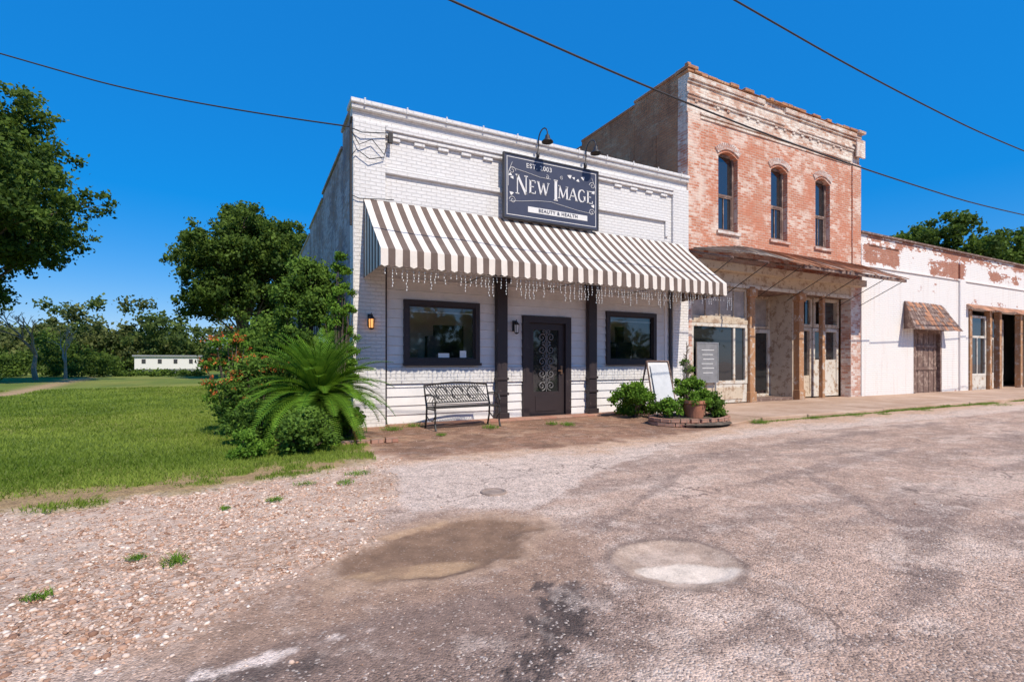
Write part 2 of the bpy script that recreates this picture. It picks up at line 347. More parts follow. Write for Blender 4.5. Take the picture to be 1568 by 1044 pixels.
at=nd(nt,'ShaderNodeAttribute',attribute_name='macro'); ag=nd(nt,'ShaderNodeAttribute',attribute_name='grass'); agr=nd(nt,'ShaderNodeAttribute',attribute_name='gravel'); asl=nd(nt,'ShaderNodeAttribute',attribute_name='silt')
co=objco(nt); coarse=mathn(nt,'SUBTRACT',1.0,mathn(nt,'MULTIPLY',asl.outputs['Fac'],.8))
vo=nd(nt,'ShaderNodeTexVoronoi',{'Vector':co,'Scale':90.0}); vs=nd(nt,'ShaderNodeSeparateColor',{0:vo.outputs['Color']})
vo2=nd(nt,'ShaderNodeTexVoronoi',{'Vector':co,'Scale':37.0}); vs2=nd(nt,'ShaderNodeSeparateColor',{0:vo2.outputs['Color']})
fn=noise(nt,co,60,5,.7); mid=noise(nt,co,7,8,.72)
v1=mathn(nt,'MULTIPLY',mathn(nt,'SUBTRACT',vs.outputs[0],.5),mathn(nt,'MULTIPLY',coarse,.62))
v2=mathn(nt,'MULTIPLY',mathn(nt,'SUBTRACT',vs2.outputs[1],.5),mathn(nt,'MULTIPLY',coarse,.26))
val=mathn(nt,'ADD',mathn(nt,'ADD',1.0,v1),mathn(nt,'ADD',v2,mathn(nt,'MULTIPLY',mathn(nt,'SUBTRACT',mid,.5),1.2)))
val=mathn(nt,'ADD',val,mathn(nt,'MULTIPLY',mathn(nt,'SUBTRACT',noise(nt,co,150,3,.6),.5),.5))
c=nd(nt,'ShaderNodeVectorMath',{0:at.outputs['Color'],'Scale':val},operation='SCALE').outputs[0]
spk=mathn(nt,'MULTIPLY',mathn(nt,'MULTIPLY',mathn(nt,'GREATER_THAN',vs.outputs[1],.95),coarse),mathn(nt,'SUBTRACT',.7,ag.outputs['Fac'],True))
c=mix(nt,spk,c,(.70,.57,.48))
c=mix(nt,mathn(nt,'MULTIPLY',mathn(nt,'MULTIPLY',mathn(nt,'LESS_THAN',vs.outputs[1],.10),.6),coarse),c,(.16,.10,.08))
c=mix(nt,mathn(nt,'MULTIPLY',mathn(nt,'GREATER_THAN',vs2.outputs[0],.6),mathn(nt,'MULTIPLY',agr.outputs['Fac'],.6)),c,(.68,.51,.40))
vc=nd(nt,'ShaderNodeTexVoronoi',{'Vector':nd(nt,'ShaderNodeVectorMath',{0:co,1:nd(nt,'ShaderNodeVectorMath',{0:nd(nt,'ShaderNodeTexNoise',{'Vector':co,'Scale':2.2,'Detail':6.0}).outputs['Color'],'Scale':.7},operation='SCALE').outputs[0]},operation='ADD').outputs[0],'Scale':1.1},feature='DISTANCE_TO_EDGE')
crk=mathn(nt,'MULTIPLY',ramp(nt,vc.outputs['Distance'],.004,.014,1,0),mathn(nt,'SUBTRACT',1.0,mathn(nt,'ADD',ag.outputs['Fac'],mathn(nt,'ADD',agr.outputs['Fac'],asl.outputs['Fac']),True)))
crk=mathn(nt,'MULTIPLY',crk,ramp(nt,noise(nt,co,.9,3,.5),.46,.6,0,.75))
c=mix(nt,crk,c,(.15,.10,.08))
setc(nt,b,c)
bump(nt,b,mathn(nt,'MULTIPLY',mathn(nt,'ADD',mathn(nt,'MULTIPLY',vo.outputs['Distance'],-1.0),mathn(nt,'MULTIPLY',fn,.8)),mathn(nt,'ADD',coarse,.1)),.008,.9)
attrs={'macro':colA,'grass':grass.ravel(),'gravel':gravel.ravel(),'silt':silt.ravel()}
npmesh('ground',V,F,gm_,attrs=attrs,smooth=True)
roadm=((1-gravel)*(1-grass)).ravel(); Yf=Y.ravel(); Xf=X.ravel()
keep=((roadm>.5)&(Yf<np.interp(Xf,[-450,1.2,4.6,9.4,450],[6.2,6.2,5.9,6.7,6.7])+nn.ravel()*.5)&(Yf>-7))
Fk=F[keep[F].all(1)]; used=np.unique(Fk); remap=-np.ones(len(V),int); remap[used]=np.arange(len(used))
V2=V[used].copy(); V2[:,2]+=.004
npmesh('road',V2,remap[Fk],gm_,attrs={k:a[used] for k,a in attrs.items()},smooth=True)
# ------------------------------------------------------------------ gravel stones
t=(1+5**.5)/2
IV=np.array([(-1,t,0),(1,t,0),(-1,-t,0),(1,-t,0),(0,-1,t),(0,1,t),(0,-1,-t),(0,1,-t),(t,0,-1),(t,0,1),(-t,0,-1),(-t,0,1)])/1.9
IF=np.array([(0,11,5),(0,5,1),(0,1,7),(0,7,10),(0,10,11),(1,5,9),(5,11,4),(11,10,2),(10,7,6),(7,1,8),(3,9,4),(3,4,2),(3,2,6),(3,6,8),(3,8,9),(4,9,5),(2,4,11),(6,2,10),(8,6,7),(9,8,1)])
def scatter_stones(name,pts,size,mat):
    n=len(pts); sc=size[:,None,None]*(RNG.uniform(.6,1.2,(n,1,3))*np.array([1,1,.6]))
    P=IV[None]*RNG.uniform(.75,1.2,(n,12,1))*sc; a=RNG.uniform(0,6.28,n);ca,sa=np.cos(a)[:,None],np.sin(a)[:,None]
    Q=P.copy();Q[...,0]=P[...,0]*ca-P[...,1]*sa;Q[...,1]=P[...,0]*sa+P[...,1]*ca
    Q+=pts[:,None,:]; Fs=(IF[None]+(np.arange(n)*12)[:,None,None]).reshape(-1,3)
    tone=np.repeat(RNG.random(n),12)
    return npmesh(name,Q.reshape(-1,3),Fs,mat,attrs={'tone':tone})
sm_,nt,b=newmat('gravel_stones',.85,(.5,.4,.35),.25)
at=nd(nt,'ShaderNodeAttribute',attribute_name='tone'); cr=nd(nt,'ShaderNodeValToRGB',{0:at.outputs['Fac']})
e=cr.color_ramp; e.elements[0].color=(.27,.145,.095,1); e.elements[1].color=(.80,.69,.58,1)
for p,cc in ((.25,(.47,.27,.175,1)),(.55,(.62,.42,.31,1)),(.85,(.70,.53,.42,1))): k=e.elements.new(p); k.color=cc
setc(nt,b,cr.outputs[0])
def height_at(x,y):
    n1=fbm(x,y,1.1,6,3);n2=fbm(x,y,5,5,40); return (n1-.5)*.03+(n2-.5)*.008
px=RNG.uniform(-7,1.9,110000); py=RNG.uniform(2.2,6.8,110000)
_,_,_,_,g_,gv=fields(px,py); dn=.25+.9*sm(fbm(px,py,1.4,4,88),.38,.62); k=(RNG.random(110000)<gv*.5*dn*np.clip(1.3-g_,0,1))
px,py=px[k][:32000],py[k][:32000]
scatter_stones('gravel',np.stack([px,py,height_at(px,py)+.002],-1),np.clip(RNG.gamma(2.2,.0031,len(px))+.003,0,.026),sm_)
px=RNG.uniform(-1.5,9.5,13000); py=RNG.uniform(.6,9.8,13000)
f_=np.minimum(ell(px,py,1.22,3.42,.85,.55,.25),ell(px,py,2.47,2.43,.43,.38,0)); k=(f_>1)&(px>-1.5+py*.32)&(RNG.random(13000)<.25+.75*sm(fbm(px,py,1.3,4,19),.5,.62)); px,py=px[k],py[k]
scatter_stones('loose_chippings',np.stack([px,py,height_at(px,py)+.005],-1),RNG.gamma(2,.0013,len(px))+.0015,sm_)
# ------------------------------------------------------------------ foliage
def leafcloud(name,P,size,mat,parent=None,tone=None,droop=.3,asp=.5):
    n=len(P); size=np.broadcast_to(size,(n,))*RNG.uniform(.6,1.3,n)
    d=RNG.normal(size=(n,3)); d[:,2]-=droop; d/=np.linalg.norm(d,axis=1)[:,None]
    r=RNG.normal(size=(n,3)); r[:,2]*=.5; s=np.cross(d,r); s/=np.linalg.norm(s,axis=1)[:,None]+1e-9; nrm=np.cross(d,s)
    a=P-d*size[:,None]*.5; c_=P+d*size[:,None]*.5
    l=P+s*size[:,None]*asp*.5+nrm*size[:,None]*.10; rr=P-s*size[:,None]*asp*.5+nrm*size[:,None]*.10
    Vv=np.stack([a,rr,c_,l],1).reshape(-1,3); Ff=np.arange(4*n).reshape(n,4)
    if tone is None: tone=RNG.random(n)
    return npmesh(name,Vv,Ff,mat,parent,{'tone':np.repeat(np.clip(tone,0,1),4)})
def clumps(cs,rs,per):
    Ps=[];T=[]
    for c_,r in zip(cs,rs):
        k=max(4,int(per*(r/np.mean(rs))**2)); d=RNG.normal(size=(k,3)); d/=np.linalg.norm(d,axis=1)[:,None]
        rad=r*np.abs(RNG.normal(.62,.33,k))
        p=d*rad[:,None]*np.array([1,1,.75]); Ps.append(np.array(c_)+p)
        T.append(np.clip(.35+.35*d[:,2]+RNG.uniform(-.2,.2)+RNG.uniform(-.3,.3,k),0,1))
    return np.concatenate(Ps),np.concatenate(T)
def tree(name,x,y,h,cr,cb,nc=30,sub=12,per=90,leaf=.22,mat=None,seed=1,trunk=.35,lean=0,rr=(.24,.36),asp=.6):
    global RNG; save=RNG; RNG=np.random.default_rng(seed); e=empty(name)
    cz=(h+cb)/2;rz=(h-cb)/2; cs=[];rs=[];sc=[];sr=[]
    for i in range(nc):
        d=RNG.normal(size=3);d/=np.linalg.norm(d); q=RNG.uniform(.12,1)**.5*.80
        wid=1-.28*max(0,d[2]); c_=np.array([x+lean+d[0]*cr*q*wid*RNG.uniform(.85,1.15),y+d[1]*cr*q*wid,cz+d[2]*rz*q*.92]); r=cr*RNG.uniform(*rr); cs.append(c_); rs.append(r)
        for j in range(sub):
            g=RNG.normal(size=3); g[2]=g[2]*.8+.15; g/=np.linalg.norm(g); sc.append(c_+g*r*RNG.uniform(.35,1.12)*np.array([1.1,1.1,.75])); sr.append(r*RNG.uniform(.24,.44))
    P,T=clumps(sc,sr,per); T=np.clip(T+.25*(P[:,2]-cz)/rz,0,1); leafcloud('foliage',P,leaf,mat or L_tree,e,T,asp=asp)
    mb=MB(); top=Vector((x+lean,y,cz+rz*.4)); fork=Vector((x+lean*.3,y,cb*.8+.3))
    mb.tube([(x,y,-.2),(x+.02,y,.6),fork,(x+lean*.6,y+.2,cz-rz*.2),top],[trunk*1.3,trunk,trunk*.8,trunk*.5,trunk*.12],9)
    sc_=np.array(sc)
    for i,(c_,r) in enumerate(zip(cs,rs)):
        c_=Vector(c_); t_=RNG.uniform(.0,.7); s_=fork.lerp(top,t_*max(.1,min(1,(c_.z-fork.z)/(top.z-fork.z+.01))))
        m_=s_.lerp(c_,.5)+Vector((RNG.normal()*.3,RNG.normal()*.3,.06*cr))
        mb.tube([s_,m_,c_],[trunk*.24,trunk*.13,trunk*.05],5)
        for j in range(0,sub,3): mb.tube([m_.lerp(c_,.6),Vector(sc_[i*sub+j])],[trunk*.06,trunk*.02],4)
    mb.obj('trunk_and_limbs',M_bark,e); RNG=save; return e
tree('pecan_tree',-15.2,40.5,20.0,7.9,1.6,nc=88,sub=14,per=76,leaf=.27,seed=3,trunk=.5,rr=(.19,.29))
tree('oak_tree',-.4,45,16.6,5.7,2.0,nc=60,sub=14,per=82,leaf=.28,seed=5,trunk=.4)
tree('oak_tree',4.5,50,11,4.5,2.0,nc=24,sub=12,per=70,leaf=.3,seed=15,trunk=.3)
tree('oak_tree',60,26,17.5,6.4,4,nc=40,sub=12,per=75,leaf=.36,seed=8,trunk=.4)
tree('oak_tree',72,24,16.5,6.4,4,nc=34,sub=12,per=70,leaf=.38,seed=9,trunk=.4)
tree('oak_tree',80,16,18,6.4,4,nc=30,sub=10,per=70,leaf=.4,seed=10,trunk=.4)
def treeline(name,pts,rs,per,leaf,mat,asp=.6):
    P,T=clumps(pts,rs,per); k=P[:,2]>0; leafcloud(name,P[k],leaf,mat,None,T[k],asp=asp)
cs=[];rs=[];cs2=[];rs2=[]
for i in range(170):
    a=RNG.uniform(-75,4); yy=RNG.uniform(80,104)+a*-.12; hh=RNG.uniform(3.5,7.5)+(3.2 if RNG.random()<.18 else 0); wd=RNG.uniform(1.2,3.4)
    for j in range(8):
        (cs,cs2)[i%3==0].append((a+RNG.normal()*wd,yy+RNG.normal(),hh*RNG.uniform(.10,1)));(rs,rs2)[i%3==0].append(RNG.uniform(.7,1.9))
treeline('distant_trees',cs,rs,75,.5,L_tree2,.75); treeline('distant_trees',cs2,rs2,75,.5,L_tree3,.75)
cs=[];rs=[]
for i in range(520):
    a=RNG.uniform(-60,6); yy=RNG.uniform(54,64)-a*.12; rt=a/yy; lo=-.19<rt<-.07; hb=1.3+1.9*math.sin(a*.31)**2*math.sin(a*.13+1)**2*1.4
    cs.append((a,yy,RNG.uniform(.0,.35) if lo else RNG.uniform(.2,hb+.4)));rs.append(RNG.uniform(.35,.6) if lo else RNG.uniform(.5,1.2))
treeline('hedgerow',cs,rs,100,.27,L_tree)
cs=[];rs=[]
for i in range(60):
    cs.append((-20.5+RNG.normal()*3.2,42+RNG.normal()*1.5,RNG.uniform(.3,5.2)));rs.append(RNG.uniform(.5,1.3))
treeline('undergrowth',cs,rs,190,.22,L_tree)
cs=[];rs=[]
for i in range(230):
    a=RNG.uniform(-25,60); cs.append((a,RNG.uniform(-34,-30),RNG.uniform(.5,6)));rs.append(RNG.uniform(1.2,2.4))
treeline('trees_across_street',cs,rs,80,.6,L_tree,.8)
def deadtree(name,x,y,h,seed):
    rg=random.Random(seed); mb=MB()
    def br(p,d,l,r,dep):
        q=p+d*l; mid_=p.lerp(q,.5)+Vector((rg.uniform(-1,1),rg.uniform(-1,1),rg.uniform(-.5,.5)))*l*.08
        mb.tube([p,mid_,q],[r,r*.8,r*.6],5)
        if dep>0:
            for _ in range(rg.choice((2,3,3))):
                nd_=(d+Vector((rg.uniform(-1,1),rg.uniform(-1,1),rg.uniform(-.3,.7)))*.75).normalized(); br(q,nd_,l*rg.uniform(.6,.8),r*.6,dep-1)
    br(Vector((x,y,-.1)),Vector((0,0,1)),h*.3,h*.03,5); mb.obj(name,M_deadwood)
deadtree('dead_tree',-13.9,48.5,6.6,4); deadtree('dead_tree',-17.5,50,5.6,9); deadtree('dead_tree',-12.6,50,4.6,12)
e=empty('mobile_home'); mb=MB(); mb.box(-12.3,-5.6,74,76.5,.5,2.0,0); mb.box(-12.5,-5.4,73.8,76.7,2.0,2.2,1)
for k in range(4): mb.box(-11.6+k*1.6,-11.2+k*1.6,73.95,73.99,1.2,1.7,2)
mb.box(-12.2,-5.7,74.1,76.4,-.1,.5,1); mb.obj('walls_roof_windows',[M_signw,M_metal,M_intdark],e)
def blades(name,px,py,h,w,mat,z0=None,lean=.5,tone=None):
    n=len(px); a=RNG.uniform(0,6.28,n); dx,dy=np.cos(a)*w/2,np.sin(a)*w/2; l=RNG.normal(size=(n,2))*lean*h[:,None]
    z=height_at(px,py)+.015 if z0 is None else np.full(n,z0)
    A=np.stack([px-dx,py-dy,z],-1);B=np.stack([px+dx,py+dy,z],-1);Cc=np.stack([px+l[:,0],py+l[:,1],z+h],-1)
    Vv=np.stack([A,B,Cc],1).reshape(-1,3); tone=RNG.random(n) if tone is None else tone
    return npmesh(name,Vv,np.arange(3*n).reshape(n,3),mat,attrs={'tone':np.repeat(tone,3)})
n=380000; u=RNG.random(n); dist=4.2*(32/4.2)**u; ang=np.radians(RNG.uniform(-26,52,n))
px=-np.sin(ang)*dist; py=np.cos(ang)*dist
_,_,_,_,g_,_=fields(px,py); br_=(1-sm(np.abs(py-lawn_edge(px)-.25),.1,1.1))*sm(fbm(px,py,1.6,5,71),.45,.56)
k=(g_*(1-.85*br_)>RNG.random(n)*.8+.15)&((px<1.7)|(py>34))&(py>5)&(path_m(px,py)<.4); px,py,dist=px[k],py[k],dist[k]
tn=np.clip(fbm(px,py,.8,5,5)*1.9-.45+RNG.uniform(-.25,.25,len(px)),0,1)
blades('lawn_grass',px,py,RNG.uniform(.02,.06,len(px))*(1+.015*dist),.004+.0011*dist,L_grass,tone=tn)
def tuft(x,y,r,n,h,mat=L_bright,name='weed_tuft'):
    a=RNG.uniform(0,6.28,n);q=r*RNG.random(n)**.8; px=x+np.cos(a)*q*RNG.uniform(.6,1.3);py=y+np.sin(a)*q
    blades(name,px,py,RNG.uniform(.3,1,n)*h,.007+.0*px,mat,lean=.9)
for x,y,r,h in ((-.43,3.87,.10,.06),(-1.03,3.63,.06,.04),(-.66,4.05,.05,.04),(.2,5.2,.08,.04),(.9,5.6,.12,.04),(-.2,5.1,.06,.03),(1.1,6.0,.14,.05),(.5,5.75,.1,.04),(4.2,9.0,.18,.10),(5.8,8.7,.22,.08),(5.55,8.9,.12,.1),(3.0,8.5,.12,.06),(2.4,9.6,.2,.14),(2.9,9.9,.18,.12),(9.6,7.1,.2,.13),(11.5,7.1,.25,.08),(13.0,7.12,.3,.08),(16,7.1,.4,.08),(14,6.9,.2,.05),(20,7.1,.7,.1),(24,7.1,.8,.1)):
    tuft(x,y,r,int(80+r*700),h)
nS=8000; px=RNG.uniform(9.5,34,nS); blades('kerb_grass',px,7.16+RNG.normal(size=nS)*.035,RNG.uniform(.02,.08,nS)*np.clip(fbm(px,px*0,.8,3)*2.4-.6,0,1.5),np.full(nS,.012),L_bright)
# ------------------------------------------------------------------ shrubs
def shrub(name,x,y,w,h,mat,n,leaf,seed,z0=.05,stems=14,nc=16,asp=.5,flower=None,rr=(.22,.42)):
    global RNG; save=RNG; RNG=np.random.default_rng(seed); e=empty(name); cs=[];rs=[]
    for i in range(nc):
        a=RNG.uniform(0,6.28);q=RNG.random()**.5*w*.8; zz=z0+h*RNG.uniform(.12,.92); q*=math.sin(math.pi*min(.92,max(.25,(zz-z0)/h*.8+.15)))
        cs.append((x+math.cos(a)*q,y+math.sin(a)*q,zz));rs.append(w*RNG.uniform(*rr))
    P,T=clumps(cs,rs,n//nc); k=P[:,2]>.03; P,T=P[k],T[k]
    if abs(x-1.2)<.9 and y>FY-.6: k=P[:,0]<np.where(P[:,1]>FY-.1,1.74,3); P,T=P[k],T[k]
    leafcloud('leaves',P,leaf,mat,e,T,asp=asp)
    mb=MB()
    for c_ in cs[:stems]: mb.tube([(x+RNG.normal()*.05,y+RNG.normal()*.05,0),((x+c_[0])/2,(y+c_[1])/2,c_[2]*.6),c_],[.018,.012,.005],5)
    mb.obj('stems',M_bark,e)
    if flower:
        m_=np.where(P[:,2]>z0+h*.35)[0]; m_=RNG.choice(m_,min(flower//6,len(m_))); Q=np.repeat(P[m_],6,0)+RNG.normal(size=(len(m_)*6,3))*.025+np.array([-.02,-.10,.06]); leafcloud('flowers',Q,.05,L_flower,e)
    RNG=save; return e
shrub('leafy_shrub',.70,7.75,.52,.56,L_shrub,8200,.055,21,nc=30,asp=.7,rr=(.18,.34))
shrub('leafy_shrub',1.50,8.9,.34,.42,L_bright,2600,.06,22,nc=14,asp=.7)
shrub('tall_shrub',1.12,11.7,.85,3.7,L_shrub,26000,.085,23,nc=90,stems=40,rr=(.16,.34))
shrub('tall_shrub',.55,13.0,1.1,2.4,L_shrub,14000,.10,24,nc=50)
shrub('tall_shrub',1.50,9.95,.36,3.6,L_bright,8500,.062,29,nc=80,stems=46,rr=(.15,.38))
shrub('flowering_shrub',-.30,10.3,.66,1.85,L_bright,3600,.06,25,nc=52,stems=40,flower=700,rr=(.10,.24))
shrub('flowering_shrub',.15,9.9,.7,1.35,L_shrub,6000,.07,28,nc=34,stems=30,flower=240)
shrub('leafy_shrub',.1,8.9,.5,.7,L_shrub,4500,.06,26,nc=24)
shrub('leafy_shrub',-.05,7.7,.35,.32,L_bright,2000,.05,27,nc=14)
shrub('leafy_shrub',8.1,9.3,.66,.74,L_bright,7500,.07,31,nc=30,asp=.7,rr=(.18,.32))
shrub('leafy_shrub',9.3,8.4,.4,.62,L_bright,3000,.065,32,nc=16,asp=.7)
# sago palm
e=empty('sago_palm'); rg=random.Random(5); P=[];Fq=[];T=[];MI=[]; mb=MB(); px0,py0=1.0,8.85
mb.lathe(px0,py0,[(.22,0),(.24,.2),(.22,.45),(.14,.62),(.02,.66)],14)
for i in range(150):
    az=rg.uniform(0,6.283); base=rg.choice((84,74,64,54,42,30,15,0)); dry=base<=0 and rg.random()<.7; el=math.radians(base+rg.uniform(-8,8)); Lf=rg.uniform(1.0,1.45); pts=[]; p=Vector((px0,py0,.66)); e_=el
    for k in range(15):
        pts.append(p.copy()); e_-=(.05+.05*(1-el/1.4))*(1+k*.05); p=p+Vector((math.cos(az)*math.cos(e_),math.sin(az)*math.cos(e_),math.sin(e_)))*Lf/14
        p.z=max(p.z,.05)
    mb.tube(pts,[.009*(1-k/16)+.002 for k in range(15)],4,1)
    side=Vector((-math.sin(az),math.cos(az),0)); tn=rg.random()*.5
    for k in range(2,36):
        s_=k/36*14; a0=int(s_); p=pts[a0].lerp(pts[min(14,a0+1)],s_-a0); d=(pts[min(14,a0+1)]-pts[a0]).normalized()
        ll=.20*math.sin(math.pi*min(.97,(k/36)*.9+.1))+.03
        for sg in(-1,1):
            dd=(side*sg*.85+d*.6+Vector((0,0,.22))).normalized(); w_=d*.010; o=len(P)
            P+= [tuple(p-w_),tuple(p+w_),tuple(p+dd*ll*.6+w_*.8),tuple(p+dd*ll)]; Fq.append((o,o+1,o+2,o+3)); T+=[tn+.25+.3*rg.random()]*4; MI.append(1 if dry else 0)
npmesh('fronds',np.array(P),np.array(Fq),[L_palm,L_dry],e,{'tone':np.clip(np.array(T),0,1)},mi=np.array(MI))
mb.obj('trunk',[M_bark,L_palm],e)
# ------------------------------------------------------------------ WHITE SHOP
S=empty('white_brick_shop'); mb=MB()
X0,X1,TOP=1.80,10.95,6.44
mb.wall(X0,X1,-.2,TOP,FY,FY+.3,[(2.46,10.30,-.2,3.7)])
mb.box(X0,2.44,FY-.07,FY-.002,-.2,TOP-.3)
mb.box(10.36,X1,FY-.07,FY-.002,-.2,TOP-.3)
mb.box(X0-.05,X1-.01,FY-.13,FY+.36,TOP,TOP+.09)
mb.box(X0-.03,X1-.01,FY-.09,FY-.003,TOP-.09,TOP-.002)
mb.box(2.442,10.358,FY-.11,FY-.003,6.02,6.13); mb.box(2.442,10.358,FY-.075,FY-.003,5.93,6.018)
x=2.52
while x<10.3:
    if not 5.0<x<7.9: mb.box(x,x+.23,FY-.05,FY-.003,5.85,5.928)
    x+=.53
mb.box(2.442,5.4,FY-.07,FY-.003,5.16,5.27); mb.box(7.6,10.1,FY-.07,FY-.003,5.16,5.27)
mb.box(10.1,10.2,FY-.05,FY-.003,4.75,5.27)
for xx in np.arange(2.0,10.9,.86): mb.box(xx,xx+.035,FY-.15,FY-.131,TOP-.02,TOP+.12)
mb.obj('front_wall',M_whitebrick,S,bevel=.008)
mb=MB(); prof=[(FY+.3,6.35),(11.6,6.35),(11.6,6.0),(15.0,6.0),(15,5.85),(18.5,5.85),(18.5,5.65),(24.0,5.65),(24,5.4),(30,5.4),(30,5.15),(34,5.15)]
for k in range(0,len(prof),2):
    (ya,z),(yb,_)=prof[k],prof[k+1]; mb.box(X0,X0+.3,ya,yb,-.2,z); mb.box(X0-.04,X0+.34,ya,yb-.002,z,z+.07)
mb.box(X0,X1-.05,34,34.3,-.2,5.2)
mb.obj('side_wall',M_whiteside,S,bevel=.01)
mb=MB(); mb.box(X0+.3,X1-.02,FY+.3,34,4.7,4.8); mb.obj('roof',M_roof,S)
mb=MB(); hs=[(2.83,4.55,1.27,2.62),(5.65,6.99,-.2,2.42),(8.10,9.78,1.27,2.62)]
def row(z0,z1,y,mi):
    iv=[(2.46,10.30)]
    for h in hs:
        if h[2]<z1-.01 and h[3]>z0+.01:
            nv=[]
            for a,b_ in iv:
                if h[1]<=a or h[0]>=b_: nv.append((a,b_)); continue
                if h[0]>a: nv.append((a,h[0]))
                if h[1]<b_: nv.append((h[1],b_))
            iv=nv
    for a,b_ in iv:
        if mi==0: mb.add([(a,y+.012,z1),(b_,y+.012,z1),(b_,y-.012,z0+.004),(a,y-.012,z0+.004),(a,y+.05,z1),(b_,y+.05,z1),(b_,y+.05,z0+.004),(a,y+.05,z0+.004)],[(0,3,2,1),(4,5,6,7),(3,7,6,2),(0,1,5,4),(0,4,7,3),(1,2,6,5)],0)
        else: mb.box(a,b_,y-.03,y+.05,z0,z1,1)
z=.02
while z<.83: row(z,min(z+.19,.86),FY+.02,0); z+=.19
row(.862,1.19,FY+.01,1)
cuts=[1.192,1.27,1.46,1.65,1.84,2.03,2.22,2.41,2.62,2.81,3.0,3.19,3.38,3.57,3.7]
for a,b_ in zip(cuts[:-1],cuts[1:]): row(a,b_,FY+.02,0)
mb.box(2.46,10.30,FY+.075,FY+.12,2.63,3.7,0)
mb.obj('clapboard_siding',[M_siding,M_whitebrick],S)
mb=MB(); mb.wall(2.44,10.32,-.1,3.7,FY+.075,FY+.14,hs,0)
BW=12.4
mb.quad((2.44,BW,0),(10.32,BW,0),(10.32,BW,3.4),(2.44,BW,3.4),0); mb.quad((2.44,10.6,0),(10.32,10.6,0),(10.32,BW,0),(2.44,BW,0),0)
mb.quad((2.44,10.6,3.4),(10.32,10.6,3.4),(10.32,BW,3.4),(2.44,BW,3.4),0)
mb.quad((2.44,10.6,0),(2.44,BW,0),(2.44,BW,3.4),(2.44,10.6,3.4),0); mb.quad((10.32,10.6,0),(10.32,BW,0),(10.32,BW,3.4),(10.32,10.6,3.4),0)
mb.box(4.15,4.95,BW-.08,BW-.01,1.30,2.25,1); mb.box(5.3,5.8,BW-.5,BW-.05,0,2.0,2); mb.box(2.9,3.4,11.2,11.7,.0,1.60,2); mb.box(3.55,3.85,11.0,11.2,1.2,1.9,1); mb.box(3.5,3.9,10.9,11.4,.0,1.2,2)
mb.box(9.5,10.1,BW-.7,BW-.05,0,1.9,1); mb.box(8.4,8.9,11.2,11.7,.0,1.55,2); mb.box(10.0,10.3,BW-.08,BW-.01,1.4,2.4,1); mb.box(6.1,7.4,BW-.2,BW-.05,0,2.3,2)
mb.obj('interior',[M_beige,M_intdark,M_greywood],S)
for (a,b_,c0,d0) in (hs[0],hs[2]):
    mb=MB(); mb.frame(a,b_,c0,d0,.105,FY-.05,FY+.10,0); mb.box(a-.03,b_+.03,FY-.085,FY-.052,c0-.04,c0+.02,0); mb.frame(a+.107,b_-.107,c0+.107,d0-.107,.03,FY+.0,FY+.06,0)
    mb.box(a+.14,b_-.14,FY+.045,FY+.055,d0-.25,d0-.235,2)
    mb.quad((a+.1,FY+.035,c0+.1),(b_-.1,FY+.035,c0+.1),(b_-.1,FY+.035,d0-.1),(a+.1,FY+.035,d0-.1),1)
    if a<3:
        mb.box(3.6,3.85,FY+.028,FY+.032,1.40,1.50,2); mb.box(4.1,4.25,FY+.028,FY+.032,1.40,1.56,2)
    mb.obj('shop_window',[M_black,M_glass,M_paper],S)
mb=MB(); a,b_=5.65,6.99; mb.box(a,a+.16,FY-.06,FY+.14,0,2.40); mb.box(b_-.16,b_,FY-.06,FY+.14,0,2.40); mb.box(a+.16,b_-.16,FY-.06,FY+.14,2.24,2.40); mb.box(a+.16,b_-.16,FY-.09,FY+.14,0,.05)
da,db=a+.165,b_-.165; fy=FY+.02
mb.box(da,da+.15,fy,fy+.05,.055,2.235); mb.box(db-.15,db,fy,fy+.05,.055,2.235); mb.box(da+.15,db-.15,fy,fy+.05,.055,.60); mb.box(da+.15,db-.15,fy,fy+.05,2.08,2.235)
mb.box(da+.2,db-.2,fy-.012,fy-.001,.14,.5)
mb.quad((da+.1,fy+.04,.6),(db-.1,fy+.04,.6),(db-.1,fy+.04,2.1),(da+.1,fy+.04,2.1),1)
def spiral(cx,cz,r,turns,st,dr,y):
    pts=[]
    for k in range(int(22*turns)+1):
        q=k/(22*turns); an=st+dr*q*turns*2*math.pi; rr=r*(1-q*.85); pts.append((cx+rr*math.cos(an),y,cz+rr*math.sin(an)))
    return pts
cx=(da+db)/2
for k in range(5):
    zc=.74+k*.29
    for sg in (-1,1):
        mb.tube(spiral(cx+sg*.12,zc,.115,1.5,math.pi/2 if k%2 else -math.pi/2,sg*(1 if k%2 else -1),fy-.005),.013,5,2)
        mb.tube(spiral(cx+sg*.07,zc+.14,.06,1.2,-math.pi/2,-sg,fy-.007),.010,5,2)
mb.tube([(cx,fy-.004,.6),(cx,fy-.004,2.08)],.010,5,2); mb.box(db-.11,db-.06,fy-.03,fy-.001,1.02,1.22,3); mb.tube([(db-.085,fy-.06,1.1),(db-.2,fy-.06,1.1)],.012,6,3)
mb.obj('front_door',[M_black,M_dglass,simple('scroll_iron',(.16,.15,.15),.5,.5,.2,20,bmp=.001),M_brass],S)
mb=MB()
for a,b_ in((4.93,5.19),(7.46,7.70)):
    mb.box(a,b_,FY-.16,FY-.014,.0,3.66); mb.box(a-.03,b_+.03,FY-.20,FY-.012,.0,.16); mb.box(a-.02,b_+.02,FY-.185,FY-.013,.9,.96)
    mb.box(a-.02,b_+.02,FY-.19,FY-.013,.56,.62); mb.box(a-.05,b_+.05,FY-.24,FY-.012,3.1,3.25)
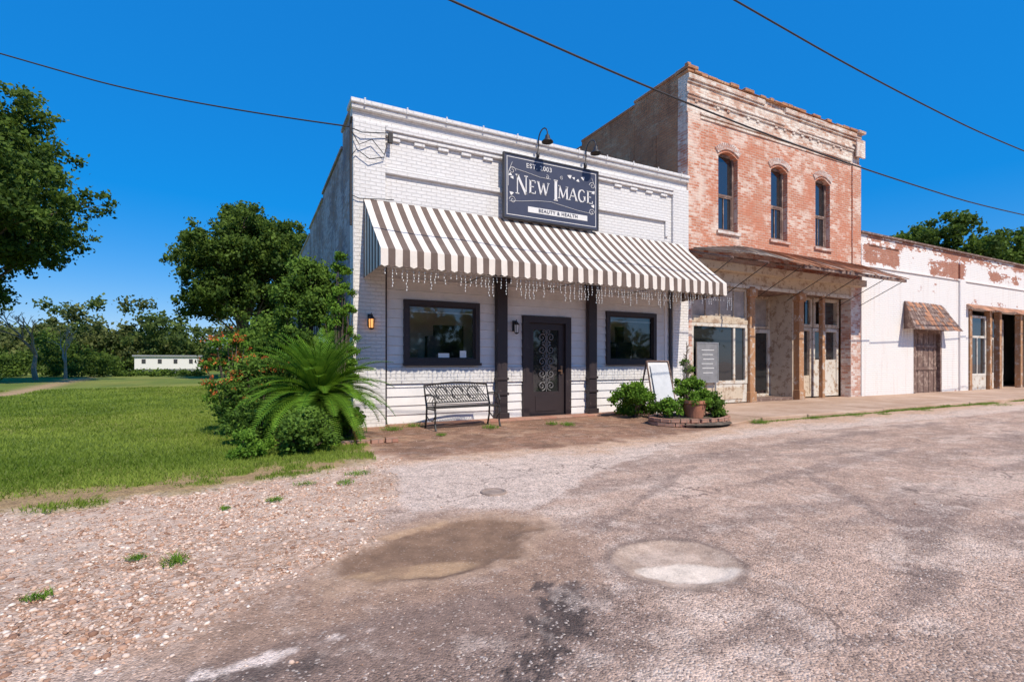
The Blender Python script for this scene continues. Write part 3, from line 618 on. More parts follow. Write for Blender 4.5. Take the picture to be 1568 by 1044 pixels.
mb.box(2.44,2.475,FY-.05,FY-.004,.0,3.7); mb.box(10.26,10.34,FY-.04,FY-.004,.0,3.7); mb.obj('black_posts',M_black,S,bevel=.006)
mb=MB(); mb.box(2.48,10.25,FY-.028,FY-.012,3.0,3.05); mb.tube([(10.05,FY-.08,0),(10.05,FY-.08,3.4)],.03,8); mb.obj('trim_and_downpipe',M_siding,S)
mb=MB(); mb.box(2.44,10.3,FY-.45,FY-.02,-.1,.035); mb.obj('threshold_slab',M_edge,S,bevel=.01)
# awning
A=empty('striped_awning'); mb=MB(); ax0,ax1=2.0,10.66; n=67; w=(ax1-ax0)/n; yf,zf,yb,zb=8.80,3.29,FY-.08,4.58
def slope(u,x): return (yb+(yf-yb)*u, zb+(zf-zb)*u-.035*math.sin(math.pi*u)*(1+.5*math.sin(x*2.9)))
for i in range(n):
    xa,xb=ax0+i*w,ax0+(i+1)*w; mi=i%2
    for k in range(8):
        ya,za=slope(k/8,xa);y2,z2=slope((k+1)/8,xa);ya_,za_=slope(k/8,xb);y3,z3=slope((k+1)/8,xb)
        mb.quad((xa,y2,z2),(xb,y3,z3),(xb,ya_,za_),(xa,ya,za),mi)
    dy=.012*math.sin(i*1.3)
    mb.add([(xa,yf,zf),(xb,yf,zf),(xb,yf-.004+dy,3.0),((xa+xb)/2,yf-.006+dy,2.972),(xa,yf-.004+dy,3.0)],[(0,4,3,2,1)],mi)
m_=12
for sx in(ax0,ax1):
    for i in range(m_):
        u0,u1=i/m_,(i+1)/m_; y0_,z0_=slope(u0,sx);y1_,z1_=slope(u1,sx)
        mb.quad((sx,y0_,2.99),(sx,y1_,2.99),(sx,y1_,z1_),(sx,y0_,z0_),(i+1)%2)
o=mb.obj('canvas',[M_awnw,M_awnd],A); o.modifiers.new('s','SOLIDIFY').thickness=.004
mb=MB()
for xx in (2.03,4.2,6.35,8.5,10.62):
    mb.tube([(xx,yb+.04,4.5),(xx,yf+.03,3.22)],.014,6); mb.tube([(xx,yf+.03,3.22),(xx,yf+.03,3.0)],.012,6); mb.tube([(xx,yf+.03,3.05),(xx,FY,3.05)],.014,6)
mb.tube([(ax0,yf+.03,3.22),(ax1,yf+.03,3.22)],.014,6); mb.obj('metal_frame',M_metal,A)
mb=MB(); rg=random.Random(2); x=2.1
mb.tube([(2.05,yf+.07,2.985)]+[(2.05+k*.3,yf+.07,2.985-.012*(k%2)) for k in range(1,29)],.005,4)
while x<10.95:
    L=rg.choice((.10,.18,.28,.38,.22)); xx=x; zt=2.98; pts=[(xx,yf+.07,zt)]
    k=0
    while k*.055<L:
        k+=1; pts.append((xx+rg.uniform(-.012,.012),yf+.07+rg.uniform(-.01,.01),zt-k*.055))
    mb.tube(pts,.0020,3)
    for p in pts[1:]: mb.obox(p,(1,.2,0),(0,1,0),(0,.1,1),.006,.006,.012)
    x+=rg.uniform(.06,.13)
mb.obj('icicle_string_lights',M_bulb)
# ------------------------------------------------------------------ shop sign
G=empty('shop_sign'); sx0,sx1,sz0,sz1=5.08,7.66,4.60,6.02; sy=FY-.22
mb=MB(); mb.box(sx0,sx1,sy,sy+.05,sz0,sz1,0); mb.frame(sx0-.03,sx1+.03,sz0-.03,sz1+.03,.028,sy-.015,sy+.055,2)
mb.frame(sx0+.05,sx1-.05,sz0+.05,sz1-.05,.014,sy-.006,sy-.001,1)
for xx in(5.6,7.2): mb.box(xx,xx+.08,sy+.05,FY-.12,5.0,5.6,2)
def stroke(x0,z0,x1,z1,w):
    d=Vector((x1-x0,0,z1-z0)); L=d.length; mb.obox(((x0+x1)/2,sy-.005,(z0+z1)/2),d,(0,1,0),d.cross(Vector((0,1,0))),L/2,.004,w/2,1)
def letter(ch,x,z,h,w):
    T=.042*h/.36+.010; t=T*.42; s=.055*h/.36
    def st(a,b_,c_,d_,ww): stroke(x+a*w,z+b_*h,x+c_*w,z+d_*h,ww)
    def se(a,b_): stroke(x+a*w-s*.75,z+b_*h,x+a*w+s*.75,z+b_*h,t*.9)
    if ch=='N': st(.08,0,.08,1,t);st(.92,0,.92,1,t);st(.08,1,.92,0,T);se(.08,0);se(.08,1);se(.92,1)
    if ch=='E': st(.15,0,.15,1,T);st(.1,1,.9,1,t);st(.1,0,.95,0,t);st(.15,.52,.7,.52,t);st(.9,1,.9,.82,t);st(.95,0,.95,.2,t);se(.15,0);se(.15,1)
    if ch=='W': st(0,1,.27,0,T);st(.27,0,.5,.95,t);st(.5,.95,.75,0,T);st(.75,0,1,1,t);se(0,1);se(1,1)
    if ch=='I': st(.5,0,.5,1,T*1.1);se(.5,0);se(.5,1)
    if ch=='M': st(.05,0,.08,1,t);st(.08,1,.5,.05,T);st(.5,.05,.92,1,t);st(.92,1,.95,0,T);se(.05,0);se(.95,0);se(.06,1);se(.94,1)
    if ch=='A': st(.02,0,.5,1,t);st(.5,1,.98,0,T);st(.2,.35,.8,.35,t);se(.03,0);se(.97,0)
    if ch=='G':
        pts=[(.5+.46*math.cos(q),.5+.5*math.sin(q)) for q in np.linspace(.7,5.6,15)]
        for p,q in zip(pts[:-1],pts[1:]): st(p[0],p[1],q[0],q[1],T if .0<p[0]<.35 else t*1.3)
        st(.88,.12,.88,.45,T);se(.85,.46)
cur=5.38
for ch,h,w in (('N',.42,.27),('E',.29,.17),('W',.29,.28)): letter(ch,cur,5.22-(.06 if h>.4 else 0),h,w); cur+=w+.065
cur=6.40
for ch,h,w in (('I',.47,.07),('M',.29,.25),('A',.29,.22),('G',.29,.21),('E',.29,.17)): letter(ch,cur,5.22-(.07 if h>.4 else 0),h,w); cur+=w+.048
for cx_,cz_,r,tn,st_,dr in ((5.27,5.66,.09,1.4,0,1),(5.28,4.99,.09,1.4,3.1,-1),(7.50,5.66,.09,1.4,3.1,-1),(7.48,5.0,.09,1.4,0,1),(6.2,5.66,.05,1.2,2,-1),(6.6,5.70,.05,1.2,1,1)):
    mb.tube(spiral(cx_,cz_,r,tn,st_,dr,sy-.006),.006,5,1)
for pts in ([(5.2,4.96),(5.5,4.99),(5.9,5.06),(6.3,5.09),(6.7,5.04),(7.1,4.99),(7.55,4.97)],[(5.25,5.72),(5.6,5.68),(6.0,5.62),(6.3,5.62)],[(5.17,5.3),(5.17,5.6),(5.27,5.85)],[(7.6,5.3),(7.6,5.6),(7.48,5.85)]):
    mb.tube([(p[0],sy-.006,p[1]) for p in pts],.005,5,1)
def blob(cx_,cz_,r,a):
    o=[];k_=9
    for k in range(k_):
        q=2*math.pi*k/k_; rr=r*(1+.35*math.cos(3*q)); o.append((cx_+rr*math.cos(q+a),sy-.007,cz_+rr*math.sin(q+a)*.8))
    mb.add(o,[tuple(range(k_))[::-1]],1)
rg=random.Random(3)
for bx,bz in((5.27,5.50),(5.22,5.56),(5.25,5.14),(6.95,5.76),(7.07,5.72),(6.83,5.78),(7.22,5.80),(7.53,5.50),(7.52,5.16)): blob(bx,bz,rg.uniform(.035,.055),rg.uniform(0,6))
mb.box(5.68,7.35,sy-.007,sy-.002,4.77,4.90,1)
mb.obj('board',[M_navy,M_signw,M_intdark],G)
def text(s,x,z,size,y,mat,parent,name):
    cu=bpy.data.curves.new(name,'FONT'); cu.body=s; cu.size=size; cu.align_x='CENTER'; cu.align_y='CENTER'; cu.extrude=.003; cu.offset=.001; cu.space_character=1.15
    o=bpy.data.objects.new(name,cu); scene.collection.objects.link(o); o.location=(x,y,z); o.rotation_euler=(math.pi/2,0,0); cu.materials.append(mat); o.parent=parent
text('EST. 2003',5.98,5.83,.15,sy-.006,M_signw,G,'established_text'); text('BEAUTY & HEALTH',6.51,4.835,.115,sy-.011,M_navy,G,'subtitle_text')
for xx in (6.0,7.36):
    mb=MB()
    pts=[(xx,FY-.12,6.2),(xx,FY-.16,6.4)]+[(xx,FY-.36+.2*math.cos(q),6.5+.2*math.sin(q)) for q in np.linspace(.1,math.pi,9)]
    mb.tube(pts,.015,7); mb.lathe(xx,FY-.56,[(.02,6.5),(.05,6.46),(.06,6.40),(.13,6.33),(.135,6.31),(.12,6.32)],16); mb.lathe(xx,FY-.125,[(.0,6.25),(.04,6.22),(.04,6.12),(0,6.10)],10)
    mb.obj('gooseneck_sign_lamp',M_iron,smooth=True)
def lantern(x,z,y,mat):
    e=empty('wall_lantern'); mb=MB(); mb.box(x-.05,x+.05,y-.02,y,z-.1,z+.15,0); mb.tube([(x,y-.02,z+.1),(x,y-.12,z+.16),(x,y-.12,z+.11)],.01,6,0)
    mb.lathe(x,y-.12,[(.01,z+.13),(.075,z+.06),(.075,z+.045)],6,0); mb.lathe(x,y-.12,[(.05,z+.045),(.045,z-.13)],6,1); mb.lathe(x,y-.12,[(.055,z-.13),(.05,z-.15),(.01,z-.17)],6,0)
    for k in range(6):
        q=k*math.pi/3; mb.tube([(x+.066*math.cos(q),y-.12+.066*math.sin(q),z+.05),(x+.052*math.cos(q),y-.12+.052*math.sin(q),z-.14)],.006,4,0)
    mb.obj('body',[M_iron,mat],e)
lantern(2.13,2.12,FY-.075,M_lamp); lantern(5.43,2.12,FY-.015,M_signw)
mb=MB(); mb.tube([(1.75,FY-.11,4.0),(1.75,FY-.11,6.0),(1.75,FY-.2,6.1)],.025,8); mb.tube([(1.72,FY-.12,5.92),(1.9,FY-.16,5.6),(2.15,FY-.16,5.75),(2.4,FY-.14,5.5),(2.5,FY-.12,5.9)],.011,5)
mb.tube([(1.72,FY-.12,5.92),(1.95,FY-.16,5.85),(2.5,FY-.14,5.95)],.011,5); mb.tube([(1.72,FY-.12,5.3),(1.85,FY-.16,5.5),(2.1,FY-.16,5.35),(2.4,FY-.13,5.45)],.010,5); mb.tube([(1.75,FY-.12,4.6),(1.9,FY-.12,4.55),(2.6,FY-.12,4.62)],.009,5); mb.box(2.48,2.56,FY-.2,FY-.11,5.75,5.95)
mb.box(1.66,1.795,FY+.7,FY+1.0,1.6,2.3); mb.obj('electric_service_mast',M_wire)
# ------------------------------------------------------------------ TWO STOREY BRICK BUILDING
B=empty('two_storey_brick_building'); bx0,bx1=10.96,19.50; TB=9.50
mb=MB(); wins=[(12.22,13.06,5.2,7.56),(14.60,15.42,5.2,7.56),(16.90,17.72,5.2,7.56)]
mb.wall(bx0,bx1,4.0,8.40,FY,FY+.35,wins)
for a,b_,c0,d0 in wins:
    mx_=(a+b_)/2; hw=(b_-a)/2; N_=10
    arc=[(mx_+hw*(-1+2*k/N_), d0-.16+.16*math.cos((-1+2*k/N_)*math.pi/2)) for k in range(N_+1)]
    for p,q in zip(arc[:-1],arc[1:]):
        if min(p[1],q[1])<d0-.001: mb.quad((p[0],FY+.002,p[1]),(q[0],FY+.002,q[1]),(q[0],FY+.002,d0),(p[0],FY+.002,d0)); mb.quad((p[0],FY+.002,p[1]),(p[0],FY+.2,p[1]),(q[0],FY+.2,q[1]),(q[0],FY+.002,q[1]))
mb.box(bx0-.02,bx0+.48,FY-.05,FY-.003,4.5,8.38); mb.box(bx1-.5,bx1+.02,FY-.05,FY-.003,4.5,8.38)
mb.obj('front_wall',M_redbrick,B,bevel=.008)
mb=MB(); rg=random.Random(14)
mb.box(bx0,bx1,FY,FY+.35,8.402,TB)
def band(z0,z1,pr,xa=bx0-.02,xb=bx1):
    x=xa
    while x<xb-.05:
        w_=rg.uniform(.5,1.4); x2=min(xb,x+w_)
        if rg.random()>.06: mb.box(x,x2-.001,FY-pr+rg.uniform(-.008,.008),FY-.002,z0,z1)
        x=x2
band(8.30,8.375,.035,bx0+.5,bx1-.55); band(8.405,8.48,.055,bx0+.5,bx1-.55); band(8.80,8.875,.04); band(8.88,8.955,.07)
band(9.24,9.31,.05); band(9.315,9.46,.09)
x=bx0+.3
while x<bx1-.4:
    if rg.random()>.25: mb.box(x,x+.11,FY-.035,FY-.003,8.725,8.798)
    x+=.44
mb.box(bx1-.42,bx1+.08,FY-.16,FY-.10,8.6,9.23); mb.box(bx1-.30,bx1+.10,FY-.18,FY+.3,9.465,9.56)
mb.obj('corbelled_cornice',M_cornice,B,bevel=.008)
mb=MB(); rg=random.Random(4); x=bx0-.05
while x<bx1-.35:
    w_=rg.uniform(.19,.42); h_=rg.choice((.07,.075,.10,.075,.05,.02)); mb.box(x,x+w_-.012,FY-.10+rg.uniform(-.03,.03),FY+.34,TB,TB+h_); x+=w_
mb.box(bx0-.05,bx0+.35,FY-.1,FY+.4,TB+.105,TB+.20); mb.box(bx0,bx0+.13,FY-.03,FY+.1,TB+.202,TB+.30)
mb.obj('parapet_bricks',M_brownbrick,B,bevel=.01)
mb=MB()
for a,b_,c0,d0 in wins:
    mx_=(a+b_)/2; N_=15; R=.78; cz_=d0-.62
    for k in range(N_):
        q=math.radians(90+38*(1-2*k/(N_-1)))
        c_=(mx_+R*math.cos(q),FY-.015,cz_+R*math.sin(q)); mb.obox(c_,(math.cos(q),0,math.sin(q)),(0,1,0),(-math.sin(q),0,math.cos(q)),.10,.02,.030)
    mb.box(a-.08,b_+.08,FY-.06,FY-.002,c0-.10,c0-.01)
mb.obj('window_arches_and_sills',M_redlow,B,bevel=.004)
mb=MB()
for a,b_,c0,d0 in wins:
    y_=FY+.14; mb.frame(a+.001,b_-.001,c0,d0-.02,.07,y_,y_+.08,0); mz=(c0+d0)/2-.1; mb.box(a+.07,b_-.07,y_+.01,y_+.06,mz,mz+.06,0); mb.frame(a+.07,b_-.07,c0+.07,mz,.04,y_+.02,y_+.06,0)
    mb.box((a+b_)/2-.015,(a+b_)/2+.015,y_+.03,y_+.045,c0+.07,mz,0)
    mb.quad((a,y_+.05,c0),(b_,y_+.05,c0),(b_,y_+.05,d0),(a,y_+.05,d0),1)
mb.obj('sash_windows',[M_greywood,M_upglass],B)
mb=MB(); prof=[(FY+.35,9.62),(12.6,9.62),(12.6,9.5),(15.5,9.5),(15.5,9.3),(20,9.3),(20,9.05),(26,9.05),(26,8.8),(32,8.8)]
for k in range(0,len(prof),2):
    (ya,z),(yb_,_)=prof[k],prof[k+1]; mb.box(bx0,bx0+.35,ya,yb_,0,z); mb.box(bx1-.35,bx1,ya,yb_,0,z); mb.box(bx0-.03,bx0+.38,ya,yb_-.003,z,z+.08)
mb.box(bx0,bx1,32,32.3,0,8.8); mb.box(bx0+.35,bx1-.35,FY+.35,32,8.3,8.4)
mb.box(bx0-.03,bx0-.002,11.6,11.8,6.9,8.2)
mb.obj('side_walls',M_brownbrick,B,bevel=.012)
mb=MB(); mb.box(bx0+.02,11.12,FY-.03,FY+.3,.1,4.0,0); mb.box(18.88,bx1,FY-.05,FY+.3,.05,4.0,0)
mb.obj('brick_piers',M_redlow,B,bevel=.006)
mb=MB(); zt=3.98
mb.box(11.12,18.88,FY-.02,FY+.2,3.62,zt,0); mb.box(11.12,18.88,FY-.06,FY-.022,3.55,3.66,1)
mb.box(11.12,13.5,FY+.02,FY+.12,.1,.66,1); mb.box(11.3,13.3,FY+.0,FY+.018,.2,.56,0); mb.frame(11.12,13.5,.66,2.45,.10,FY+.0,FY+.1,1); mb.box(12.9,12.98,FY+.02,FY+.09,.76,2.35,1)
mb.box(11.12,13.5,FY-.01,FY+.12,2.452,2.58,0); mb.frame(11.12,13.5,2.582,3.549,.08,FY+.02,FY+.1,0); 
for k in range(1,4): mb.box(11.12+k*.6,11.15+k*.6,FY+.03,FY+.08,2.66,3.47,0)
mb.obj('storefront_woodwork',[M_cream,M_chipwhite],B,bevel=.005)
mb=MB(); mb.quad((11.2,FY+.06,.7),(13.45,FY+.06,.7),(13.45,FY+.06,2.4),(11.2,FY+.06,2.4),0)
mb.quad((11.2,FY+.065,2.6),(13.45,FY+.065,2.6),(13.45,FY+.065,3.5),(11.2,FY+.065,3.5),1)
ry=FY+.95
mb.box(13.84,15.88,ry+.06,ry+.1,2.5,3.5,1)
mb.box(13.95,14.55,ry+.03,ry+.05,.75,2.2,0); mb.box(14.85,15.75,ry+.03,ry+.05,.35,2.3,0)
mb.quad((13.82,FY+.1,.6),(13.82,ry,.6),(13.82,ry,2.4),(13.82,FY+.1,2.4),0)
mb.box(16.3,17.2,FY+.46,FY+.48,.85,2.4,0); mb.box(17.5,18.7,FY+.46,FY+.48,1.45,2.4,0); mb.box(16.3,17.15,FY+.40,FY+.42,2.62,3.45,0); mb.box(17.75,18.6,FY+.40,FY+.42,2.62,3.45,0)
mb.obj('storefront_glass',[M_dglass,M_tin],B)
mb=MB()
mb.box(13.5,15.9,ry+.11,ry+.2,.1,3.62,2); mb.frame(13.86,14.62,.12,2.35,.1,ry-.02,ry+.06,0); mb.box(13.96,14.52,ry,ry+.055,.22,.75,0)
mb.frame(14.75,15.86,.12,2.42,.12,ry-.03,ry+.06,1); mb.frame(13.86,15.86,2.44,3.55,.09,ry-.02,ry+.08,0); mb.box(14.8,14.88,ry-.01,ry+.07,2.5,3.5,0)
mb.box(13.80,13.86,FY+.12,ry,.1,3.6,0); mb.box(15.86,15.92,FY+.12,ry,.1,3.6,0); mb.box(13.8,15.9,FY+.1,ry+.1,.08,.16,2); mb.box(13.5,18.9,FY+.0,ry+.3,3.56,3.6,2)
mb.box(16.2,18.9,FY+.52,FY+.6,.1,3.62,2)
mb.frame(16.22,17.28,.12,2.5,.11,FY+.36,FY+.5,0); mb.box(16.33,17.17,FY+.38,FY+.49,.2,.85,0); mb.frame(17.35,18.86,.12,2.5,.12,FY+.36,FY+.5,1); mb.box(17.47,18.74,FY+.39,FY+.49,.22,1.4,1); mb.box(18.05,18.12,FY+.37,FY+.5,1.4,2.4,1)
mb.frame(16.22,17.28,2.52,3.55,.1,FY+.34,FY+.5,0); mb.frame(17.35,18.86,2.52,3.55,.12,FY+.34,FY+.5,0)
mb.obj('recessed_entrance',[M_cream,M_chipwhite,M_greywood],B,bevel=.005)
mb=MB()
for a in (13.52,15.92,): mb.box(a,a+.24,FY-.08,FY+.14,.1,3.62); mb.box(a-.05,a+.29,FY-.13,FY+.15,3.3,3.56); mb.box(a-.03,a+.27,FY-.11,FY+.16,.08,.4)
mb.box(17.28,17.42,FY-.02,FY+.12,.1,3.56)
mb.obj('wooden_posts',M_oldwood,B,bevel=.01)
K=empty('tin_canopy'); mb=MB(); rg=random.Random(8); x=bx0+.1; i=0
while x<19.55:
    w_=.095; rust= x>13.7; za=4.80+.012*(i%2)-(.27*max(0,(13-x)/2)); zf_=(4.08 if rust else 4.16+.12*math.sin((x-11)*1.1))+.012*(i%2)+ (rg.uniform(-.025,.025)); yf_=8.85+(rg.uniform(-.05,.05) if rust else .22*math.sin((x-11)*1.0)+.08)
    mb.quad((x,yf_,zf_),(x+w_,yf_,zf_),(x+w_,FY-.01,za),(x,FY-.01,za+.024*(1 if i%2 else 0)),(1 if not rust or rg.random()<.15 else 0)); x+=w_; i+=1
o=mb.obj('corrugated_sheet',[M_rust,M_tin],K); o.modifiers.new('s','SOLIDIFY').thickness=.01
mb=MB(); mb.box(14.0,19.5,8.9,8.96,3.98,4.07,0)
for xx in (11.1,12.5,13.9,15.4,16.9,18.3,19.4): mb.tube([(xx,FY,4.45),(xx,8.95,4.02)],.03,5,0); mb.tube([(xx,8.98,4.0),(xx,FY,3.3)],.012,5,1)
mb.box(11.12,19.4,FY-.30,FY-.01,3.98,4.2,2)
mb.obj('frame_and_soffit',[M_greywood,M_iron,M_cream],K)
mb=MB(); mb.box(11.25,12.05,FY-.12,FY-.09,.75,1.85,0); mb.frame(11.22,12.08,.72,1.88,.03,FY-.13,FY-.085,1)
for k in range(6): mb.box(11.4+.03*(k%3),11.9-.04*(k%2),FY-.124,FY-.1205,1.65-k*.13,1.665-k*.13,2)
mb.box(11.3,11.34,FY-.12,FY-.09,.1,.72,1); mb.box(11.96,12.0,FY-.12,FY-.09,.1,.72,1); mb.obj('notice_board',[M_chalk,M_metal,M_paper])
# ------------------------------------------------------------------ LONG WHITE BUILDING
R=empty('long_plastered_building'); rx0,rx1=19.55,46.; mb=MB()
hol=[(23.3,25.5,-.2,2.62),(27.9,34.6,-.2,3.65),(37,44,-.2,3.6)]
mb.wall(rx0,rx1,-.2,5.98,FY+.02,FY+.35,hol); 
for a in (rx0,27.0,35.2,45.5): mb.box(a,a+.5,FY-.05,FY+.018,-.2,5.6)
mb.box(20.05,rx1,FY-.03,FY+.018,4.80,4.87); mb.box(20.05,22.2,FY-.025,FY+.018,5.62,5.68)
mb.box(rx0,rx0+.3,FY+.35,28,0,5.9); mb.box(rx1-.3,rx1,FY+.35,28,0,5.9); mb.box(rx0,rx1,28,28.3,0,5.6); mb.box(rx0+.3,rx1-.3,FY+.35,28,5.0,5.1)
mb.obj('walls',M_plaster,R,bevel=.008)
mb=MB(); mb.box(rx0,rx1,FY-.08,FY+.4,5.985,6.05); mb.obj('coping',M_greywood,R)
mb=MB()
for k in range(9): mb.box(23.45+k*.21,23.645+k*.21,FY+.12+.012*(k%2),FY+.18,.05,2.5,0)
mb.frame(23.3,25.5,-.1,2.62,.13,FY+.0,FY+.2,0); mb.box(23.4,25.4,FY+.19,FY+.22,0,2.6,0); mb.box(23.5,25.3,FY+.09,FY+.118,1.0,1.12,0); mb.box(23.5,25.3,FY+.09,FY+.118,1.9,2.0,0)
mb.obj('wooden_door',M_greywood,R)
mb=MB(); rg=random.Random(5)
for r_ in range(6):
    for k in range(16):
        u0,u1=r_/6,(r_+1.12)/6; wa=lambda u:(22.55-.35*u,25.45+.5*u); L0,R0=wa(u0);L1,R1=wa(u1); q0,q1=k/16,(k+.94)/16; yy=lambda u:FY-.02-.5*u; zz=lambda u:3.68-1.08*u+rg.uniform(-.015,.015)
        off=.02
        mb.quad((L1+(R1-L1)*q0,yy(u1)-off,zz(u1)),(L1+(R1-L1)*q1,yy(u1)-off,zz(u1)),(L0+(R0-L0)*q1,yy(u0),zz(u0)),(L0+(R0-L0)*q0,yy(u0),zz(u0)),rg.choice((0,1,1)))
mb.add([(22.2,FY-.52,2.6),(22.55,FY,3.68),(22.5,FY,2.6)],[(0,1,2)],1); mb.add([(25.95,FY-.52,2.6),(25.45,FY,3.68),(25.5,FY,2.6)],[(0,2,1)],1)
o=mb.obj('door_hood',[M_rust,M_greywood],R); o.modifiers.new('s','SOLIDIFY').thickness=.015
mb=MB(); 
for k in range(26):
    xa=27.7+k*.28; mb.quad((xa,10.1,3.62+.03*math.sin(k)),(xa+.27,10.1,3.62+.03*math.sin(k+1)),(xa+.27,FY,3.86),(xa,FY,3.86),0)
mb.obj('storefront_flashing',M_rust,R)
mb=MB()
for a in (27.95,29.9,30.9,33.2,34.35): mb.box(a,a+.22,FY-.02,FY+.2,0.05,3.64,0)
for a,b_ in ((28.2,29.85),(31.15,33.15)):
    yy=FY+.1 if a<30 else FY+.6; mb.frame(a,b_,.7,3.4,.1,yy,yy+.08,1); mb.box(a,b_,yy+.01,yy+.1,.05,.7,1); mb.box(a+.1,b_-.1,yy+.02,yy+.07,2.4,2.5,1); mb.box((a+b_)/2-.03,(a+b_)/2+.03,yy+.02,yy+.07,.8,2.4,1)
    mb.quad((a,yy+.05,.7),(b_,yy+.05,.7),(b_,yy+.05,3.4),(a,yy+.05,3.4),2)
mb.box(27.9,34.6,FY+1.6,FY+1.7,0,3.7,3); mb.box(37,44,FY+.3,FY+.34,0,3.6,2)
mb.obj('storefront',[M_oldwood,M_chipwhite,M_dglass,M_greywood],R,bevel=.006)
# ------------------------------------------------------------------ sidewalk
sm2,nt,b=newmat('sidewalk_concrete',.9,(.4,.3,.25),.2); co=objco(nt)
c=mix(nt,ramp(nt,noise(nt,co,.9,8,.7),.35,.65),(.42,.27,.18),(.62,.45,.34)); c=mix(nt,ramp(nt,noise(nt,co,30,5,.7),.35,.7,0,.5),c,(.34,.22,.155)); setc(nt,b,c); bump(nt,b,noise(nt,co,45,5,.7),.006)
mb=MB(); x=9.9; rg=random.Random(6)
mb.add([(9.0,7.3,.02),(9.88,7.25,.10),(9.88,10.35,.10),(9.0,10.2,.02),(9.0,7.3,-.1),(9.88,7.25,-.1),(9.88,10.35,-.1),(9.0,10.2,-.1)],[(0,1,2,3),(0,4,5,1),(1,5,6,2),(3,2,6,7),(0,3,7,4)])
while x<60: dz=rg.uniform(-.008,.008); mb.box(x,x+1.58,7.22+rg.uniform(-.02,.02),FY+.0-.14,-.2,.10+dz); x+=1.6
mb.box(9.9,60,FY-.138,FY+2.2,-.2,.075)
mb.obj('sidewalk',sm2,bevel=.015)
# ------------------------------------------------------------------ bench
mb=MB(); L=1.42
def P(u,v,z):
    a=.09; return (3.1+u*math.cos(a)-v*math.sin(a),9.12+u*math.sin(a)+v*math.cos(a),z)
for u in (0,L):
    mb.tube([P(u,-.02,0),P(u,.03,.12),P(u,0,.3),P(u,.03,.42)],[.022,.018,.018,.02],7); mb.tube([P(u,.5,0),P(u,.44,.2),P(u,.42,.42),P(u,.5,.65),P(u,.56,.86)],[.022,.018,.02,.018,.016],7)
    mb.tube([P(u,.03,.42),P(u,.0,.55),P(u,.05,.65),P(u,.25,.68),P(u,.5,.66)],.017,7); mb.tube([P(u,.0,.40),P(u,.44,.40)],.018,7)
    mb.tube([P(u,.02,.28),P(u,.12,.18),P(u,.3,.18),P(u,.43,.26)],.012,6)
    mb.tube([P(u,.08+.07*math.cos(q),.53+.07*math.sin(q)) for q in np.linspace(0,6.28,10)],.008,5)
for k in range(7): v=.03+k*.068; mb.obox(P(L/2,v,.43),(math.cos(.09),math.sin(.09),0),(-math.sin(.09),math.cos(.09),0),(0,0,1),L/2,.022,.010)
def BK(u,z): return P(u,.43+(z-.42)*.30,z)
mb.tube([BK(0,.50),BK(L,.50)],.016,6); mb.tube([BK(0,.86)]+[BK(L*k/12,.84+.05*math.sin(math.pi*k/12)) for k in range(13)],.020,6)
for k in range(24):
    u0=k*L/24
    for sg in (1,-1):
        ua=u0 if sg>0 else u0+L/24*4; ub=ua+sg*L/24*4
        if 0<=ub<=L+.001 and ua<=L: mb.tube([BK(ua,.51),BK(ub,.85)],.010,4)
for k in range(3):
    cu=L*(.25+.25*k); mb.tube([BK(cu+.13*math.cos(q),.68+.12*math.sin(q)) for q in np.linspace(0,6.283,17)],.013,5)
mb.obj('garden_bench',M_iron)
# ------------------------------------------------------------------ planter + signs
E=empty('brick_planter'); mb=MB(); cx_,cy_=8.35,7.85; rg=random.Random(9)
for lv in range(2):
    for k in range(26):
        q=2*math.pi*(k+.5*lv)/26; c_=(cx_+.92*math.cos(q),cy_+.62*math.sin(q),.045+lv*.08); mb.obox(c_,(-.92*math.sin(q)+rg.uniform(-.1,.1),.62*math.cos(q),0),(math.cos(q),math.sin(q),0),(0,0,1),.085,.05,.036)
mb.obj('brick_ring',M_edge,E,bevel=.006)
mb=MB(); mb.lathe(cx_,cy_,[(.85,.05),(.5,.12),(0,.14)],20); mb.obj('soil',M_bark,E)
mb=MB(); mb.lathe(cx_+.05,cy_-.1,[(.16,.08),(.24,.42),(.27,.44),(.27,.50),(.23,.50),(.22,.45),(0,.45)],20); mb.obj('terracotta_pot',M_terra,E,smooth=False)
shrub('potted_shrub',8.4,7.8,.46,.60,L_bright,4600,.055,41,z0=.36,nc=30,asp=.6,rr=(.14,.30)); shrub('potted_shrub',7.75,7.9,.36,.42,L_bright,2400,.055,42,z0=.1,nc=14,asp=.8); shrub('potted_shrub',9.05,7.7,.38,.46,L_shrub,2400,.055,43,z0=.15,nc=14,asp=.8)
shrub('potted_shrub',8.5,8.1,.26,1.05,L_bright,1600,.05,44,z0=.4,nc=22,asp=.6)
mb=MB(); mb.tube([(8.42,8.0,.3),(8.45,8.02,1.1),(8.44,8.0,1.75)],[.03,.02,.006],7)
rg=random.Random(3)
for k in range(60):
    z=.6+k*.018; q=rg.uniform(0,6.28); l=.12*(1-(z-.6)/1.3)+.03; mb.tube([(8.44,8.0,z),(8.44+l*math.cos(q),8+l*math.sin(q),z+l*1.1)],[.008,.003],4)
mb.obj('spire_plant',L_white)
mb=MB()
mb.add([(8.72,9.3,.05),(9.42,9.25,.05),(9.40,9.55,1.32),(8.74,9.6,1.32)],[(0,1,2,3)],0); mb.add([(8.80,9.33,.35),(9.35,9.28,.35),(9.34,9.52,1.25),(8.81,9.57,1.25)],[(0,1,2,3)],2)
for i_ in range(4,8): mb.v[i_]=(mb.v[i_][0],mb.v[i_][1]-.03,mb.v[i_][2])
